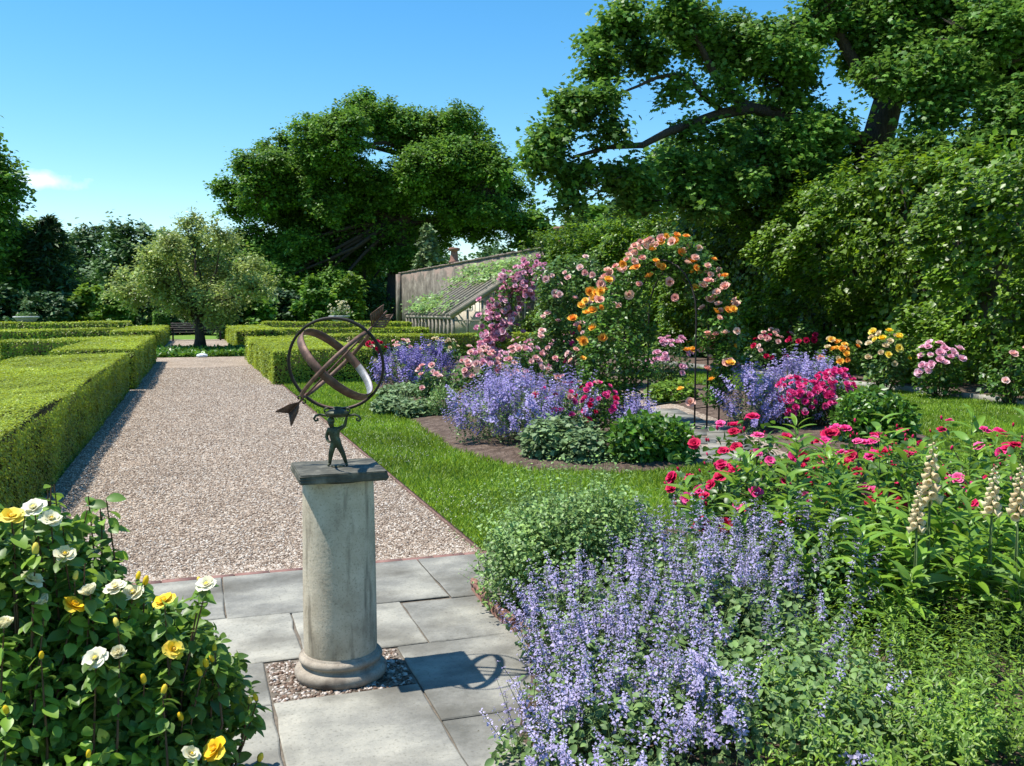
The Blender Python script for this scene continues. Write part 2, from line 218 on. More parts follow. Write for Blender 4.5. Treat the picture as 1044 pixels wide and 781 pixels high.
# ------------------------------------------------------------------ mesh building
class MB:
    def __init__(s): s.v = []; s.n = 0; s.f = []
    def add(s, V, Fc, mat=0):
        V = np.asarray(V, float).reshape(-1, 3); Fc = np.asarray(Fc, int)
        s.v.append(V); s.f.append((Fc + s.n, mat)); s.n += len(V); return s
    def inst(s, T, P, X, Z, S, mat=0):
        P = np.asarray(P, float); n = len(P)
        if n == 0: return s
        X = nrm(X); Y = nrm(np.cross(Z, X)); Z = np.cross(X, Y)
        S = np.asarray(S, float); S = np.broadcast_to(S, (n,)) if S.ndim < 2 else S
        Rm = np.stack([X, Y, Z], 2)
        Tv = T.V[None] * (S[:, None, None] if S.ndim == 1 else S[:, None, :])
        V = P[:, None] + np.einsum('nij,nkj->nki', Rm, np.broadcast_to(Tv, (n,) + T.V.shape)); k = len(T.V)
        s.v.append(V.reshape(-1, 3)); off = (np.arange(n) * k)[:, None, None]
        for Fc, mi in T.F: s.f.append(((Fc[None] + off).reshape(-1, Fc.shape[1]) + s.n, mat + mi))
        s.n += n * k; return s
    def tube(s, pts, rad, seg=7, mat=0, cap=True):
        pts = np.asarray(pts, float); n = len(pts); rad = np.broadcast_to(rad, (n,)).astype(float)
        T = nrm(np.gradient(pts, axis=0)); ref = np.array([0, 0, 1.]) if abs(T[0][2]) < .9 else np.array([1., 0, 0])
        V = []; a = np.arange(seg) * 2 * math.pi / seg
        U = np.cross(T[0], ref); U /= np.linalg.norm(U)
        for i in range(n):
            U = U - T[i] * (U @ T[i]); U /= np.linalg.norm(U) + 1e-12; B = np.cross(T[i], U)
            V.append(pts[i] + rad[i] * (np.cos(a)[:, None] * U + np.sin(a)[:, None] * B))
        V = np.concatenate(V); Fc = []
        for i in range(n - 1):
            for j in range(seg): Fc.append((i * seg + j, i * seg + (j + 1) % seg, (i + 1) * seg + (j + 1) % seg, (i + 1) * seg + j))
        base = s.n; s.add(V, Fc, mat)
        if cap:
            t = []
            for j in range(1, seg - 1): t += [(0, j + 1, j), ((n - 1) * seg, (n - 1) * seg + j, (n - 1) * seg + j + 1)]
            s.f.append((np.array(t) + base, mat))
        return s
    def sticks(s, A, B, ra, rb, mat=0):
        A = np.asarray(A, float); B = np.asarray(B, float); n = len(A)
        if n == 0: return s
        D = nrm(B - A); ref = np.where(np.abs(D[:, 2:3]) < .9, [[0, 0, 1.]], [[1., 0, 0]]); U = nrm(np.cross(D, ref)); Q = np.cross(D, U)
        ra = np.broadcast_to(ra, (n,))[:, None]; rb = np.broadcast_to(rb, (n,))[:, None]; V = []
        for P, r in ((A, ra), (B, rb)):
            for k in range(3): V.append(P + r * (math.cos(k * 2.0944) * U + math.sin(k * 2.0944) * Q))
        V = np.stack(V, 1).reshape(-1, 3); q = np.array([(0, 1, 4, 3), (1, 2, 5, 4), (2, 0, 3, 5)])
        s.add(V, (q[None] + (np.arange(n) * 6)[:, None, None]).reshape(-1, 4), mat); return s
    def box(s, x0, x1, y0, y1, z0, z1, mat=0):
        V = [(x, y, z) for z in (z0, z1) for y in (y0, y1) for x in (x0, x1)]
        return s.add(V, [(0, 2, 3, 1), (4, 5, 7, 6), (0, 1, 5, 4), (2, 6, 7, 3), (0, 4, 6, 2), (1, 3, 7, 5)], mat)
    def beam(s, a, b, w, h, mat=0):
        a = np.asarray(a, float); b = np.asarray(b, float); d = nrm(b - a); ref = np.array([0, 0, 1.]) if abs(d[2]) < .95 else np.array([0, 1., 0])
        u = nrm(np.cross(d, ref)) * w / 2; q = nrm(np.cross(u, d)) * h / 2
        V = [p + i * u + j * q for p in (a, b) for (i, j) in ((-1, -1), (1, -1), (1, 1), (-1, 1))]
        return s.add(V, [(0, 3, 2, 1), (4, 5, 6, 7), (0, 1, 5, 4), (1, 2, 6, 5), (2, 3, 7, 6), (3, 0, 4, 7)], mat)
    def lathe(s, prof, seg=40, mat=0, c=(0, 0, 0)):
        a = np.arange(seg) * 2 * math.pi / seg; n = len(prof)
        V = np.concatenate([np.stack([r * np.cos(a) + c[0], r * np.sin(a) + c[1], np.full(seg, z + c[2])], 1) for r, z in prof])
        Fc = [(i * seg + j, i * seg + (j + 1) % seg, (i + 1) * seg + (j + 1) % seg, (i + 1) * seg + j) for i in range(n - 1) for j in range(seg)]
        return s.add(V, Fc, mat)
    def mesh(s, name, mats, smooth=False):
        me = bpy.data.meshes.new(name); V = np.concatenate(s.v) if s.v else np.zeros((0, 3))
        me.vertices.add(len(V)); me.vertices.foreach_set('co', V.astype(np.float32).ravel())
        if s.f:
            lo = np.concatenate([f.ravel() for f, _ in s.f]).astype(np.int32)
            sz = np.concatenate([np.full(len(f), f.shape[1]) for f, _ in s.f]).astype(np.int32)
            mi = np.concatenate([np.full(len(f), m) for f, m in s.f]).astype(np.int32)
            me.loops.add(len(lo)); me.loops.foreach_set('vertex_index', lo); me.polygons.add(len(sz))
            me.polygons.foreach_set('loop_start', np.concatenate([[0], np.cumsum(sz)[:-1]]).astype(np.int32))
            me.polygons.foreach_set('material_index', mi)
            if smooth: me.polygons.foreach_set('use_smooth', np.ones(len(sz), bool))
        me.update(calc_edges=True)
        for m in (mats if isinstance(mats, (list, tuple)) else [mats]): me.materials.append(m)
        return me
    def build(s, name, mats, parent=None, smooth=False):
        o = bpy.data.objects.new(name, s.mesh(name, mats, smooth)); COL.objects.link(o)
        if parent is not None: o.parent = parent
        return o
def nrm(v):
    v = np.asarray(v, float); return v / (np.linalg.norm(v, axis=-1, keepdims=True) + 1e-12)
def tag(o, label=None, cat=None, group=None, kind=None):
    if label: o['label'] = label
    if cat: o['category'] = cat
    if group: o['group'] = group
    if kind: o['kind'] = kind
    return o
def empty(name, loc, label, cat, group=None):
    o = bpy.data.objects.new(name, None); COL.objects.link(o); o.location = tuple(float(x) for x in loc); o.empty_display_size = .2
    return tag(o, label, cat, group)
class Tpl:
    def __init__(s, V, Fs): s.V = np.asarray(V, float); s.F = [(np.asarray(f, int), m) for f, m in Fs]; s._m = {}
    def mesh(s, name, mats):
        k = (name,) + tuple(m.name for m in mats)
        if k not in s._m:
            b = MB(); b.v = [s.V]; b.n = len(s.V); b.f = list(s.F); s._m[k] = b.mesh(name, mats)
        return s._m[k]
def join(*ts):
    V = []; Fs = []; n = 0
    for t in ts:
        V.append(t.V); Fs += [(f + n, m) for f, m in t.F]; n += len(t.V)
    return Tpl(np.concatenate(V), Fs)
def moved(t, Rm=None, off=(0, 0, 0), s=1., mat=None):
    V = t.V * s
    if Rm is not None: V = V @ np.asarray(Rm).T
    return Tpl(V + np.asarray(off), [(f, m if mat is None else mat) for f, m in t.F])
def rz(a): c, s = math.cos(a), math.sin(a); return np.array([[c, -s, 0], [s, c, 0], [0, 0, 1]])
def ry(a): c, s = math.cos(a), math.sin(a); return np.array([[c, 0, s], [0, 1, 0], [-s, 0, c]])
def rx_(a): c, s = math.cos(a), math.sin(a); return np.array([[1, 0, 0], [0, c, -s], [0, s, c]])
KITE = Tpl([(0, 0, 0), (.45, .30, .07), (1, 0, -.02), (.45, -.30, .07)], [([(0, 3, 2), (0, 2, 1)], 0)])
WIDE = Tpl([(0, 0, 0), (.4, .42, .08), (1, 0, -.06), (.4, -.42, .08)], [([(0, 3, 2), (0, 2, 1)], 0)])
SLIM = Tpl([(0, 0, 0), (.4, .13, .03), (1, 0, -.05), (.4, -.13, .03)], [([(0, 3, 2), (0, 2, 1)], 0)])
def leaf_grid(wf, droop, fold, n=5):
    V = []; Fc = []
    for i in range(n + 1):
        u = i / n; w = wf(u)
        for j in (-1, 0, 1): V.append((u, j * w, -droop * u * u + fold * w * abs(j)))
    for i in range(n):
        for j in range(2): a = i * 3 + j; Fc.append((a, a + 3, a + 4, a + 1)[::-1])
    return Tpl(V, [(np.array(Fc), 0)])
OVAL = leaf_grid(lambda u: .34 * math.sin(math.pi * min(1, u * .93 + .05)) ** .8 + .005, .22, .35)
LANCE = leaf_grid(lambda u: .135 * math.sin(math.pi * (u * .96 + .02)) ** .75 + .003, .38, .45, 7)
MAPLE = Tpl([(0, 0, 0), (.18, .38, .03), (.42, .24, .05), (.66, .44, .02), (.68, .17, .05), (1, 0, -.06), (.68, -.17, .05), (.66, -.44, .02), (.42, -.24, .05), (.18, -.38, .03)],
            [([(0, 8, 2), (0, 9, 8), (0, 2, 1), (8, 4, 2), (8, 6, 4), (8, 7, 6), (2, 4, 3), (6, 5, 4)], 0)])
def petal(Lp, Wp, cup, curl, n=3):
    V = []; Fc = []
    for i in range(n + 1):
        u = i / n; w = Wp * (.22 + .78 * math.sin(math.pi * (.08 + .60 * u)) ** .9) * (1 if i < n else .72)
        for j in range(-1, 2): V.append((Lp * u, j * w, cup * u * u - curl * max(0, u - .6) ** 2 * 6 + .25 * w * abs(j) + random.uniform(-.02, .02) * Lp))
    for i in range(n):
        for j in range(2): a = i * 3 + j; Fc.append((a, a + 1, a + 4, a + 3))
    return Tpl(V, [(np.array(Fc)[:, ::-1], 0)])
def ball(r=1., c=(0, 0, 0), seg=6, rows=4, sz=1., mat=0):
    b = MB(); b.lathe([(r * math.sin(math.pi * (i + .02) / (rows + .04)), r * sz * -math.cos(math.pi * (i + .02) / (rows + .04))) for i in range(rows + 1)], seg, mat, c)
    return Tpl(b.v[0], b.f)
def rose(rings, n=3, center=None):
    """rings: (petal count, length, width, tilt in degrees, curl)"""
    ts = []
    for k, (c, l, w, tilt, curl) in enumerate(rings):
        for i in range(c):
            a = 2 * math.pi * (i + .5 * (k % 2) + random.uniform(-.12, .12)) / c
            ts.append(moved(petal(l * random.uniform(.9, 1.1), w, l * .18, curl, n), rz(a) @ ry(-R(tilt + random.uniform(-9, 9))), (0, 0, .02 * k)))
    if center: ts.append(ball(center, (0, 0, .14), 6, 4, .8, 1))
    return join(*ts)
ROSE_NEAR = [rose([(5, .5, .30, 12, .1), (5, .46, .27, 34, .08), (5, .36, .22, 55, .03), (4, .24, .15, 74, 0)]) for _ in range(3)]
ROSE_OPEN = [rose([(6, .54, .30, 8, .1), (5, .44, .26, 26, .05), (4, .26, .16, 48, 0)], 3, .11) for _ in range(3)]
ROSE_CUP = [rose([(5, .50, .34, 42, .05), (5, .46, .28, 58, .02), (4, .34, .18, 72, 0)], 3, .09) for _ in range(2)]
ROSE_FAR = [rose([(5, .52, .34, 18, .06), (5, .42, .28, 46, 0), (3, .3, .18, 70, 0)], 2) for _ in range(3)]
BUD = join(ball(.2, (0, 0, .34), 6, 5, 1.9), ball(.16, (0, 0, .06), 6, 4, .9, 1), moved(KITE, ry(-R(70)), (0, 0, .05), .5, 1), moved(KITE, rz(2.1) @ ry(-R(70)), (0, 0, .05), .5, 1), moved(KITE, rz(4.2) @ ry(-R(70)), (0, 0, .05), .5, 1))
def noise3(P, s, seed=0):
    r = np.random.default_rng(seed); o = 0
    for k in range(7):
        d = r.normal(size=3); d /= np.linalg.norm(d); o = o + np.sin((P @ d) * s * r.uniform(.6, 2.2) + r.uniform(0, 6.28))
    return o / 7 * 1.7
def rdirs(n): return nrm(RNG.normal(size=(n, 3)))
def dome_pts(n, c, rx, ry_, h, lo=.35, hi=1., zmin=.03, lump=.13, seed=1, z0=.42):
    """points in a lumpy dome standing on the ground; returns positions and outward directions"""
    d = rdirs(n * 2); r = RNG.uniform(lo ** 2.2, hi ** 2.2, n * 2) ** (1 / 2.2); k = 1 + lump * noise3(d * 2, 2.2, seed)
    P = d * (r * k)[:, None] * [rx, ry_, h * (1 - z0)] + [c[0], c[1], c[2] + h * z0]; m = P[:, 2] > c[2] + zmin
    P, d = P[m][:n], d[m][:n]
    return P, nrm(d / [rx, ry_, h * .6])
def leaf_frame(O, up=1.05, out=.35, jit=.5, along=.5):
    n = len(O); Z = nrm(O * out + np.array([0, 0, up]) + RNG.normal(size=(n, 3)) * jit)
    X = nrm(O * along + RNG.normal(size=(n, 3)) * .8 + [0, 0, -.1]); X = nrm(X - Z * (X * Z).sum(1, keepdims=True)); return X, Z
def foliage(mb, T, P, O, size, sv=.3, **kw):
    X, Z = leaf_frame(O, **kw); mb.inst(T, P, X, Z, size * RNG.uniform(1 - sv, 1 + sv, len(P))); return mb
def copies(root, name, tpls, mats, P, N, S, limit=100, spin=True, label=None):
    """blooms or spikes: the nearest ones as parts of their own, the rest as one part"""
    P = np.asarray(P, float); N = nrm(N); n = len(P); S = np.broadcast_to(S, (n,)); off = np.array(root.location)
    order = np.argsort([depth(p) for p in P + off]); X = np.cross(N, rdirs(n)); X = nrm(X); Y = np.cross(N, X); rest = MB()
    for q, i in enumerate(order):
        t = tpls[i % len(tpls)]
        if q < limit:
            o = bpy.data.objects.new(name, t.mesh(name, mats)); COL.objects.link(o); o.parent = root
            m = Matrix([(*(np.array([X[i][a], Y[i][a], N[i][a]]) * S[i]), P[i][a]) for a in range(3)] + [(0, 0, 0, 1)]); o.matrix_local = m
            if label: o['label'] = label
        else: rest.inst(t, P[i:i + 1], X[i:i + 1], N[i:i + 1], S[i:i + 1])
    if rest.n: rest.build(name, mats, root)['kind'] = 'stuff'

# ------------------------------------------------------------------ ground, paths, beds
def inpoly(P, poly):
    x, y = P[:, 0], P[:, 1]; r = np.zeros(len(P), bool); n = len(poly)
    for i in range(n):
        (x0, y0), (x1, y1) = poly[i], poly[(i + 1) % n]
        c = ((y0 > y) != (y1 > y)); r ^= c & (x < (x1 - x0) * (y - y0) / ((y1 - y0) or 1e-9) + x0)
    return r
def sheet(name, poly, z, mat, kind='structure', thick=0.):
    bm = bmesh.new(); f = bm.faces.new([bm.verts.new((x, y, z)) for x, y in poly]); bm.normal_update()
    if f.normal.z < 0: f.normal_flip()
    if thick:
        r = bmesh.ops.extrude_face_region(bm, geom=[f]); bmesh.ops.translate(bm, vec=(0, 0, -thick), verts=[v for v in r['geom'] if isinstance(v, bmesh.types.BMVert)])
    me = bpy.data.meshes.new(name); bm.to_mesh(me); bm.free(); me.materials.append(mat)
    o = bpy.data.objects.new(name, me); COL.objects.link(o); o['kind'] = kind; return o
def bed(name, poly, h, mat, step=.16):
    """soil heaped a little above the turf, ragged edge"""
    poly = np.array(poly); x0, y0 = poly.min(0); x1, y1 = poly.max(0)
    xs = np.arange(x0, x1 + step, step); ys = np.arange(y0, y1 + step, step); gx, gy = np.meshgrid(xs, ys, indexing='ij')
    P = np.stack([gx.ravel(), gy.ravel(), 0 * gx.ravel()], 1); ins = inpoly(P, [tuple(p) for p in poly])
    dist = np.full(len(P), 9.)
    for i in range(len(poly)):
        a, b = poly[i], poly[(i + 1) % len(poly)]; ab = b - a; t = np.clip(((P[:, :2] - a) @ ab) / (ab @ ab), 0, 1)
        dist = np.minimum(dist, np.linalg.norm(P[:, :2] - a - t[:, None] * ab, axis=1))
    sd = np.where(ins, dist, -dist); P[:, 2] = np.clip(.012 + h * (1 - np.exp(-sd / .25)), -.06, h) + .014 * noise3(P, 9, 3) * (sd > .05)
    nx, ny = len(xs), len(ys); Fc = []; idx = np.arange(nx * ny).reshape(nx, ny)
    q = np.stack([idx[:-1, :-1], idx[1:, :-1], idx[1:, 1:], idx[:-1, 1:]], -1).reshape(-1, 4); q = q[(sd[q] > -.2).any(1)]
    o = MB().add(P, q).build(name, mat, None, True); o['kind'] = 'structure'; return o
GX0, GX1, GY0 = -1.24, 1.74, 5.64
sheet('ground', [(-500, -60), (500, -60), (500, 900), (-500, 900)], -.012, M['lawn'])
sheet('gravel_path', [(GX0, GY0), (GX1, GY0), (GX1, 33), (GX0, 33)], .008, M['gravel'], thick=.05)
sheet('gravel_court', [(GX0, 38.4), (GX1, 38.4), (GX1, 53), (GX0, 53)], .008, M['gravel'], thick=.05)
for n_, x in (('edging_strip', GX1),):
    b = MB().box(x, x + .025, GY0, 33, -.05, .026); o = b.build('edging_strip', M['rust']); o['kind'] = 'structure'
b = MB()
for i in range(15): x = GX0 + i * .205; b.box(x, x + .198, GY0 - .075, GY0 - .003, -.05, .020 + random.uniform(-.002, .002))
b.build('brick_edging', M['brick'])['kind'] = 'structure'
# patio: irregular bluestone slabs round a square of loose stones
FY = GY0 - .08
SLABS = [(-1.9, .12, 4.80, FY), (.12, 1.30, 4.77, FY), (1.30, 2.3, 4.74, FY),
         (-1.9, -.62, 4.13, 4.80), (-.62, .44, 4.13, 4.80), (.44, 1.02, 4.13, 4.77), (1.02, 2.3, 4.12, 4.74),
         (-1.9, -.9, 3.36, 4.13), (-.9, .26, 3.66, 4.13), (-.9, .26, 2.95, 3.66), (.26, .86, 2.75, 3.67), (.86, 1.7, 3.30, 4.12), (.86, 1.7, 2.5, 3.30),
         (-1.9, -.9, 2.4, 3.36), (-.9, .26, 2.0, 2.95), (.26, .86, 1.9, 2.75), (.86, 1.9, 1.7, 2.5), (-1.9, 1.9, .8, 1.7)]
bm = bmesh.new()
for (x0, x1, y0, y1) in SLABS:
    g = .004; dz = random.uniform(-.003, .003); ring = []
    c = [(x0 + g, y0 + g), (x1 - g, y0 + g), (x1 - g, y1 - g), (x0 + g, y1 - g)]
    for i in range(4):
        a, q = np.array(c[i]), np.array(c[(i + 1) % 4]); k = max(2, int(np.linalg.norm(q - a) / .12))
        for j in range(k):
            p = a + (q - a) * j / k + (RNG.normal(size=2) * .0028 if j else 0); ring.append(bm.verts.new((p[0], p[1], .020 + dz)))
    f = bm.faces.new(ring); r = bmesh.ops.extrude_face_region(bm, geom=[f]); bmesh.ops.translate(bm, vec=(0, 0, .004), verts=[v for v in r['geom'] if isinstance(v, bmesh.types.BMVert)])
    tops = [e for e in r['geom'] if isinstance(e, bmesh.types.BMFace)]
    bmesh.ops.inset_region(bm, faces=tops, thickness=.006, depth=.004)
me = bpy.data.meshes.new('flagstone_paving'); bm.to_mesh(me); bm.free(); me.materials.append(M['flag'])
o = bpy.data.objects.new('flagstone_paving', me); COL.objects.link(o); o['kind'] = 'structure'
sheet('paving_bed', [(-1.9, .8), (2.3, .8), (2.3, FY), (-1.9, FY)], .016, M['joint'], thick=.05)

ISLAND = [(3.37, 17.7), (3.0, 13.4), (2.80, 9.9), (3.15, 8.6), (4.04, 8.05), (4.80, 8.1), (5.5, 9.5), (6.1, 11.2), (6.6, 13.2), (8.0, 17), (8, 20), (4, 21)]
RIGHTBED = [(6.15, 8.25), (7.0, 8.45), (8.3, 8.5), (8.75, 9.1), (9.6, 12), (10.3, 16), (9.5, 21), (8.6, 17), (7.5, 12.6), (7.05, 10.6)]
FRONTBED = [(1.46, 4.72), (2.0, 5.05), (2.8, 5.75), (4.2, 6.05), (6.0, 5.9), (8.5, 5.2), (8.5, .5), (1.1, .5), (.95, 2.3), (1.05, 3.2), (1.42, 4.0)]
LEFTBED = [(-3.0, .6), (-.25, .6), (-.2, 2.2), (-.42, 3.1), (-1.0, 3.7), (-1.75, 5.5), (-3, 5.5)]
FLAGPATH = [(4.75, 8.2), (6.1, 8.2), (7.1, 10.4), (7.6, 12.6), (8.6, 17), (8.0, 17), (6.75, 13.2), (6.2, 11.1)]
BACKBED = [(13.25, 4), (15.9, 4), (15.9, 41), (13.25, 41)]
ROSEBED = [(3.0, 20.3), (13.0, 20.5), (13, 30.3), (3.0, 30.3)]
for n_, p, h in (('island_bed', ISLAND, .06), ('far_bed', RIGHTBED, .06), ('front_bed', FRONTBED, .05), ('corner_bed', LEFTBED, .05), ('border_bed', BACKBED, .08), ('rose_bed', ROSEBED, .05)):
    bed('soil_' + n_, p, h, M['soil'], .16 if n_ != 'border_bed' else .3)
sheet('gravel_cross_path', FLAGPATH, .004, M['gravel'], thick=.03)
b = MB()
for (x, y, w, l, a) in [(5.2, 8.45, .36, .2, .1), (5.75, 8.5, .22, .26, .2), (5.35, 8.95, .30, .24, .45), (5.88, 9.12, .27, .30, .5), (5.72, 9.75, .30, .26, .55), (6.28, 9.85, .24, .36, .5), (6.12, 10.45, .24, .30, .5), (6.60, 10.55, .20, .34, .45), (6.5, 11.2, .3, .3, .4), (6.75, 11.9, .3, .34, .3), (6.95, 12.7, .3, .36, .3)]:
    k = random.uniform(.014, .026); t = Tpl([(-w, -l, 0), (w, -l, 0), (w * .96, l, 0), (-w * .94, l, 0), (-w, -l, k), (w, -l, k), (w * .96, l, k), (-w * .94, l, k)], [([(4, 5, 6, 7), (0, 1, 5, 4), (1, 2, 6, 5), (2, 3, 7, 6), (3, 0, 4, 7)], 0)])
    t = moved(t, rz(-a), (x, y, .006)); b.add(t.V, t.F[0][0])
b.build('stepping_stones', M['flag'])['kind'] = 'structure'
b = MB()
for i in range(18):
    y = 7.5 + i * 1.25; b.box(13.12, 13.24, y, y + 1.24, -.05, .11 + random.uniform(-.008, .008))
b.build('kerb', M['flag'])['kind'] = 'structure'

# loose stones on the path and round the pedestal
bm = bmesh.new(); bmesh.ops.create_icosphere(bm, subdivisions=1, radius=.5); _v = np.array([v.co[:] for v in bm.verts]); _t = np.array([[v.index for v in f.verts] for f in bm.faces]); bm.free()
STONES = [Tpl(_v * [1, RNG.uniform(.6, .95), RNG.uniform(.45, .7)] + RNG.normal(size=_v.shape) * .06, [(_t, 0)]) for _ in range(5)]
def pebbles(name, n, x0, x1, y0, y1, z, size, mat, power=1.):
    b = MB(); per = n // 5
    for t in STONES:
        P = np.stack([RNG.uniform(x0, x1, per), y0 + (y1 - y0) * RNG.uniform(0, 1, per) ** power, np.full(per, z)], 1)
        X = rdirs(per) * [1, 1, .25]; Z = nrm(RNG.normal(size=(per, 3)) * .3 + [0, 0, 1]); b.inst(t, P, X, Z, size * RNG.uniform(.6, 1.3, per) * (1 + .03 * (P[:, 1] - y0)))
    b.build(name, mat, None, True)['kind'] = 'stuff'
pebbles('gravel', 90000, GX0, GX1, GY0, 27, .010, .0175, M['pebble'], 2.4)
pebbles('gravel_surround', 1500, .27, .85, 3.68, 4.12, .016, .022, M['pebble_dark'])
pebbles('gravel_scatter', 500, 4.8, 7.0, 8.2, 11, .008, .025, M['pebble'])

# lawn blades
def grass():
    Q = [(GX1 + .03, 14, 5.0, 22)]; n = 520000
    u = RNG.uniform(0, 1, n); y = 5.0 + 17 * u ** 2.0; x = RNG.uniform(GX1 + .03, 13.1, n)
    P = np.stack([x, y, 0 * x], 1); m = np.ones(n, bool)
    for poly in (ISLAND, RIGHTBED, FRONTBED, FLAGPATH, ROSEBED): m &= ~inpoly(P, poly)
    q = P - EYEP; k = q @ _f; px = 522 + F * (q @ _r) / k; m &= (px > 240) & (px < 1075); P = P[m]; n = len(P); d = depth(P)
    P[:, 2] = -.012
    X = nrm(RNG.normal(size=(n, 3)) * [.9, .9, .1] + [0, 0, .8]); Z = nrm(rdirs(n) + [0, 0, 1.2]); s = (.042 + .0022 * d) * RNG.uniform(.5, 1.25, n) * (1 + .25 * noise3(P, 2.2, 4))
    S = np.stack([s, .052 * RNG.uniform(.7, 1.3, n) * (.6 + .06 * d), s], 1)
    b = MB().inst(Tpl([(0, .12, 0), (0, -.12, 0), (.6, -.07, .1), (.6, .07, .1), (1, 0, .28)], [([(0, 1, 2, 3)], 0), ([(3, 2, 4)], 0)]), P, X, Z, S)
    b.build('grass', M['blade'])['kind'] = 'stuff'
    # clover heads in the turf next to the path
    m = (noise3(P, 1.3, 11) > .1) & (P[:, 1] < 14); C = P[m]; C = C[RNG.choice(len(C), min(1500, len(C)), False)]; near = np.exp(-(C[:, 0] - GX1) / .9); C = C[RNG.uniform(0, 1, len(C)) < .15 + near]
    C[:, 2] = RNG.uniform(.03, .055, len(C)); bb = MB().inst(moved(ball(.5, (0, 0, 0), 5, 3), None), C, rdirs(len(C)), rdirs(len(C)), RNG.uniform(.008, .014, len(C)))
    bb.build('clover_flowers', M['clover'])['kind'] = 'stuff'
grass()

# ------------------------------------------------------------------ old wall, greenhouse
WX, WH = 16.0, 4.58
t = empty('garden_wall', (WX, 45, 0), 'long old garden wall of rendered stone and brick with a coping, behind the greenhouse frame', 'wall')
b = MB()
ys = np.arange(-33, 29.01, .8)
for y0, y1 in zip(ys[:-1], ys[1:]):
    pass
b.box(0, .5, -33, 29, -.1, WH); b.build('masonry', M['wall'], t)
b = MB()
for y in np.arange(-33, 28.4, .62): b.box(-.06 + random.uniform(-.015, .015), .56, y, y + .61, WH + .002, WH + .09 + random.uniform(-.015, .02))
b.build('coping', M['wall'], t)
b = MB().box(-.28, -.003, 28.2, 29.05, -.1, WH - .05); b.build('end_pier', M['wall'], t)
for n_, (px, dep, lab, s) in enumerate([(474, 60, 'terracotta chimney pot standing alone on the bare stretch of the old wall', 1.), (567, 42.5, 'terracotta chimney pot on the wall beside the bright climber', .8)]):
    p = at(px, 256 if n_ == 0 else 232, dep); c = empty('chimney_pot', (WX + .25, p[1], WH + .09), lab, 'chimney pot', 'chimney pots on the garden wall')
    MB().lathe([(.0, 0), (.36 * s, 0), (.36 * s, .14), (.27 * s, .2), (.24 * s, .62 * s), (.22 * s, .78 * s)], 20).build('shaft', M['terra'], c, True)
    MB().lathe([(.22 * s, .79 * s), (.37 * s, .84 * s), (.38 * s, .98 * s), (.28 * s, 1.02 * s), (.24 * s, 1.0 * s), (.2 * s, .8 * s)], 20).build('rim', M['terra'], c, True)

GY_0, GY_1, EX, EZ, RZ = 41.3, 51.0, 11.46, 1.26, 4.02
t = empty('greenhouse', (EX, GY_0, 0), 'weathered timber lean-to greenhouse frame without glass, leaning on the old wall', 'greenhouse')
def L(x, y, z): return (x - EX, y - GY_0, z)
MB().beam(L(EX, GY_0, EZ), L(EX, GY_1, EZ), .16, .14).build('eave_beam', M['wood'], t)
MB().beam(L(WX - .1, GY_0, RZ + .1), L(WX - .1, GY_1, RZ + .1), .14, .18).build('ridge_beam', M['wood'], t)
for i in range(13):
    y = GY_0 + (GY_1 - GY_0) * i / 12
    MB().beam(L(EX - .12, y, EZ + .08), L(WX - .05, y, RZ + .18), .10 if i else .2, .16 if i else .26).build('rafter', M['wood'], t)
for i in range(4):
    k = (i + .6) / 4; MB().beam(L(EX + (WX - EX) * k, GY_0, EZ + (RZ - EZ) * k + .06), L(EX + (WX - EX) * k, GY_1, EZ + (RZ - EZ) * k + .06), .06, .06).build('purlin', M['wood'], t)
for i in range(14):
    y = GY_0 + (GY_1 - GY_0) * i / 13; MB().beam(L(EX, y, 0), L(EX, y, EZ - .07), .13, .12).build('post', M['wood'], t)
for i in range(7):
    x = EX + (WX - EX - .2) * i / 6; z = EZ + (RZ - EZ) * i / 6; MB().beam(L(x, GY_0 + .01, 0), L(x, GY_0 + .01, z - .1), .16 if i in (0, 3) else .09, .09).build('stud', M['wood'], t)
for zz in (1.12, 2.0):
    x = EX + (WX - EX) * max(0, (zz - EZ) / (RZ - EZ)) + .05; MB().beam(L(x, GY_0 + .012, zz), L(WX - .02, GY_0 + .012, zz), .08, .07).build('rail', M['wood'], t)
b = MB()
for i in range(10):
    y = GY_0 + .6 + i * .95; b.box(3.0, 3.06, y - GY_0, y - GY_0 + .9, 0, 1.9 + .2 * (i % 2))
b.build('back_boarding', M['board'], t)
MB().box(.1, WX - EX - .05, 2.2, 2.26, 0, 1.55).build('cross_partition', M['board'], t)
P = []
for k in range(240):
    a, q = RNG.uniform(.02, .95), RNG.uniform(0, 1); 
    if noise3(np.array([[a * 4.5, q * 9.7, 0.]]), 1.0, 5)[0] < -.25: continue
    n = 34; c = np.array([EX + (WX - EX) * a, GY_0 + (GY_1 - GY_0) * q, EZ + (RZ - EZ) * a + .28]); P.append(c + RNG.normal(size=(n, 3)) * [.42, .5, .10])
P = np.concatenate(P); o = empty('grape_vine', (EX, GY_0 + 4, 0), 'sprawling green vine growing over the greenhouse rafters', 'vine')
b = MB(); foliage(b, WIDE, P - np.array(o.location), np.tile([-.5, 0, .8], (len(P), 1)), .19, up=1.2, jit=.6); b.build('foliage', M['mint'], o)
b = MB()
for k in range(7):
    y = RNG.uniform(-3, 5); b.tube([(.2, y, 0), (.3, y + .2, EZ + .1), (2, y + RNG.uniform(-.6, .6), EZ + 1.3), (3.8, y + RNG.uniform(-1, 1), EZ + 2.45)], [.05, .045, .03, .015], 5)
b.build('stem', M['bark'], o)

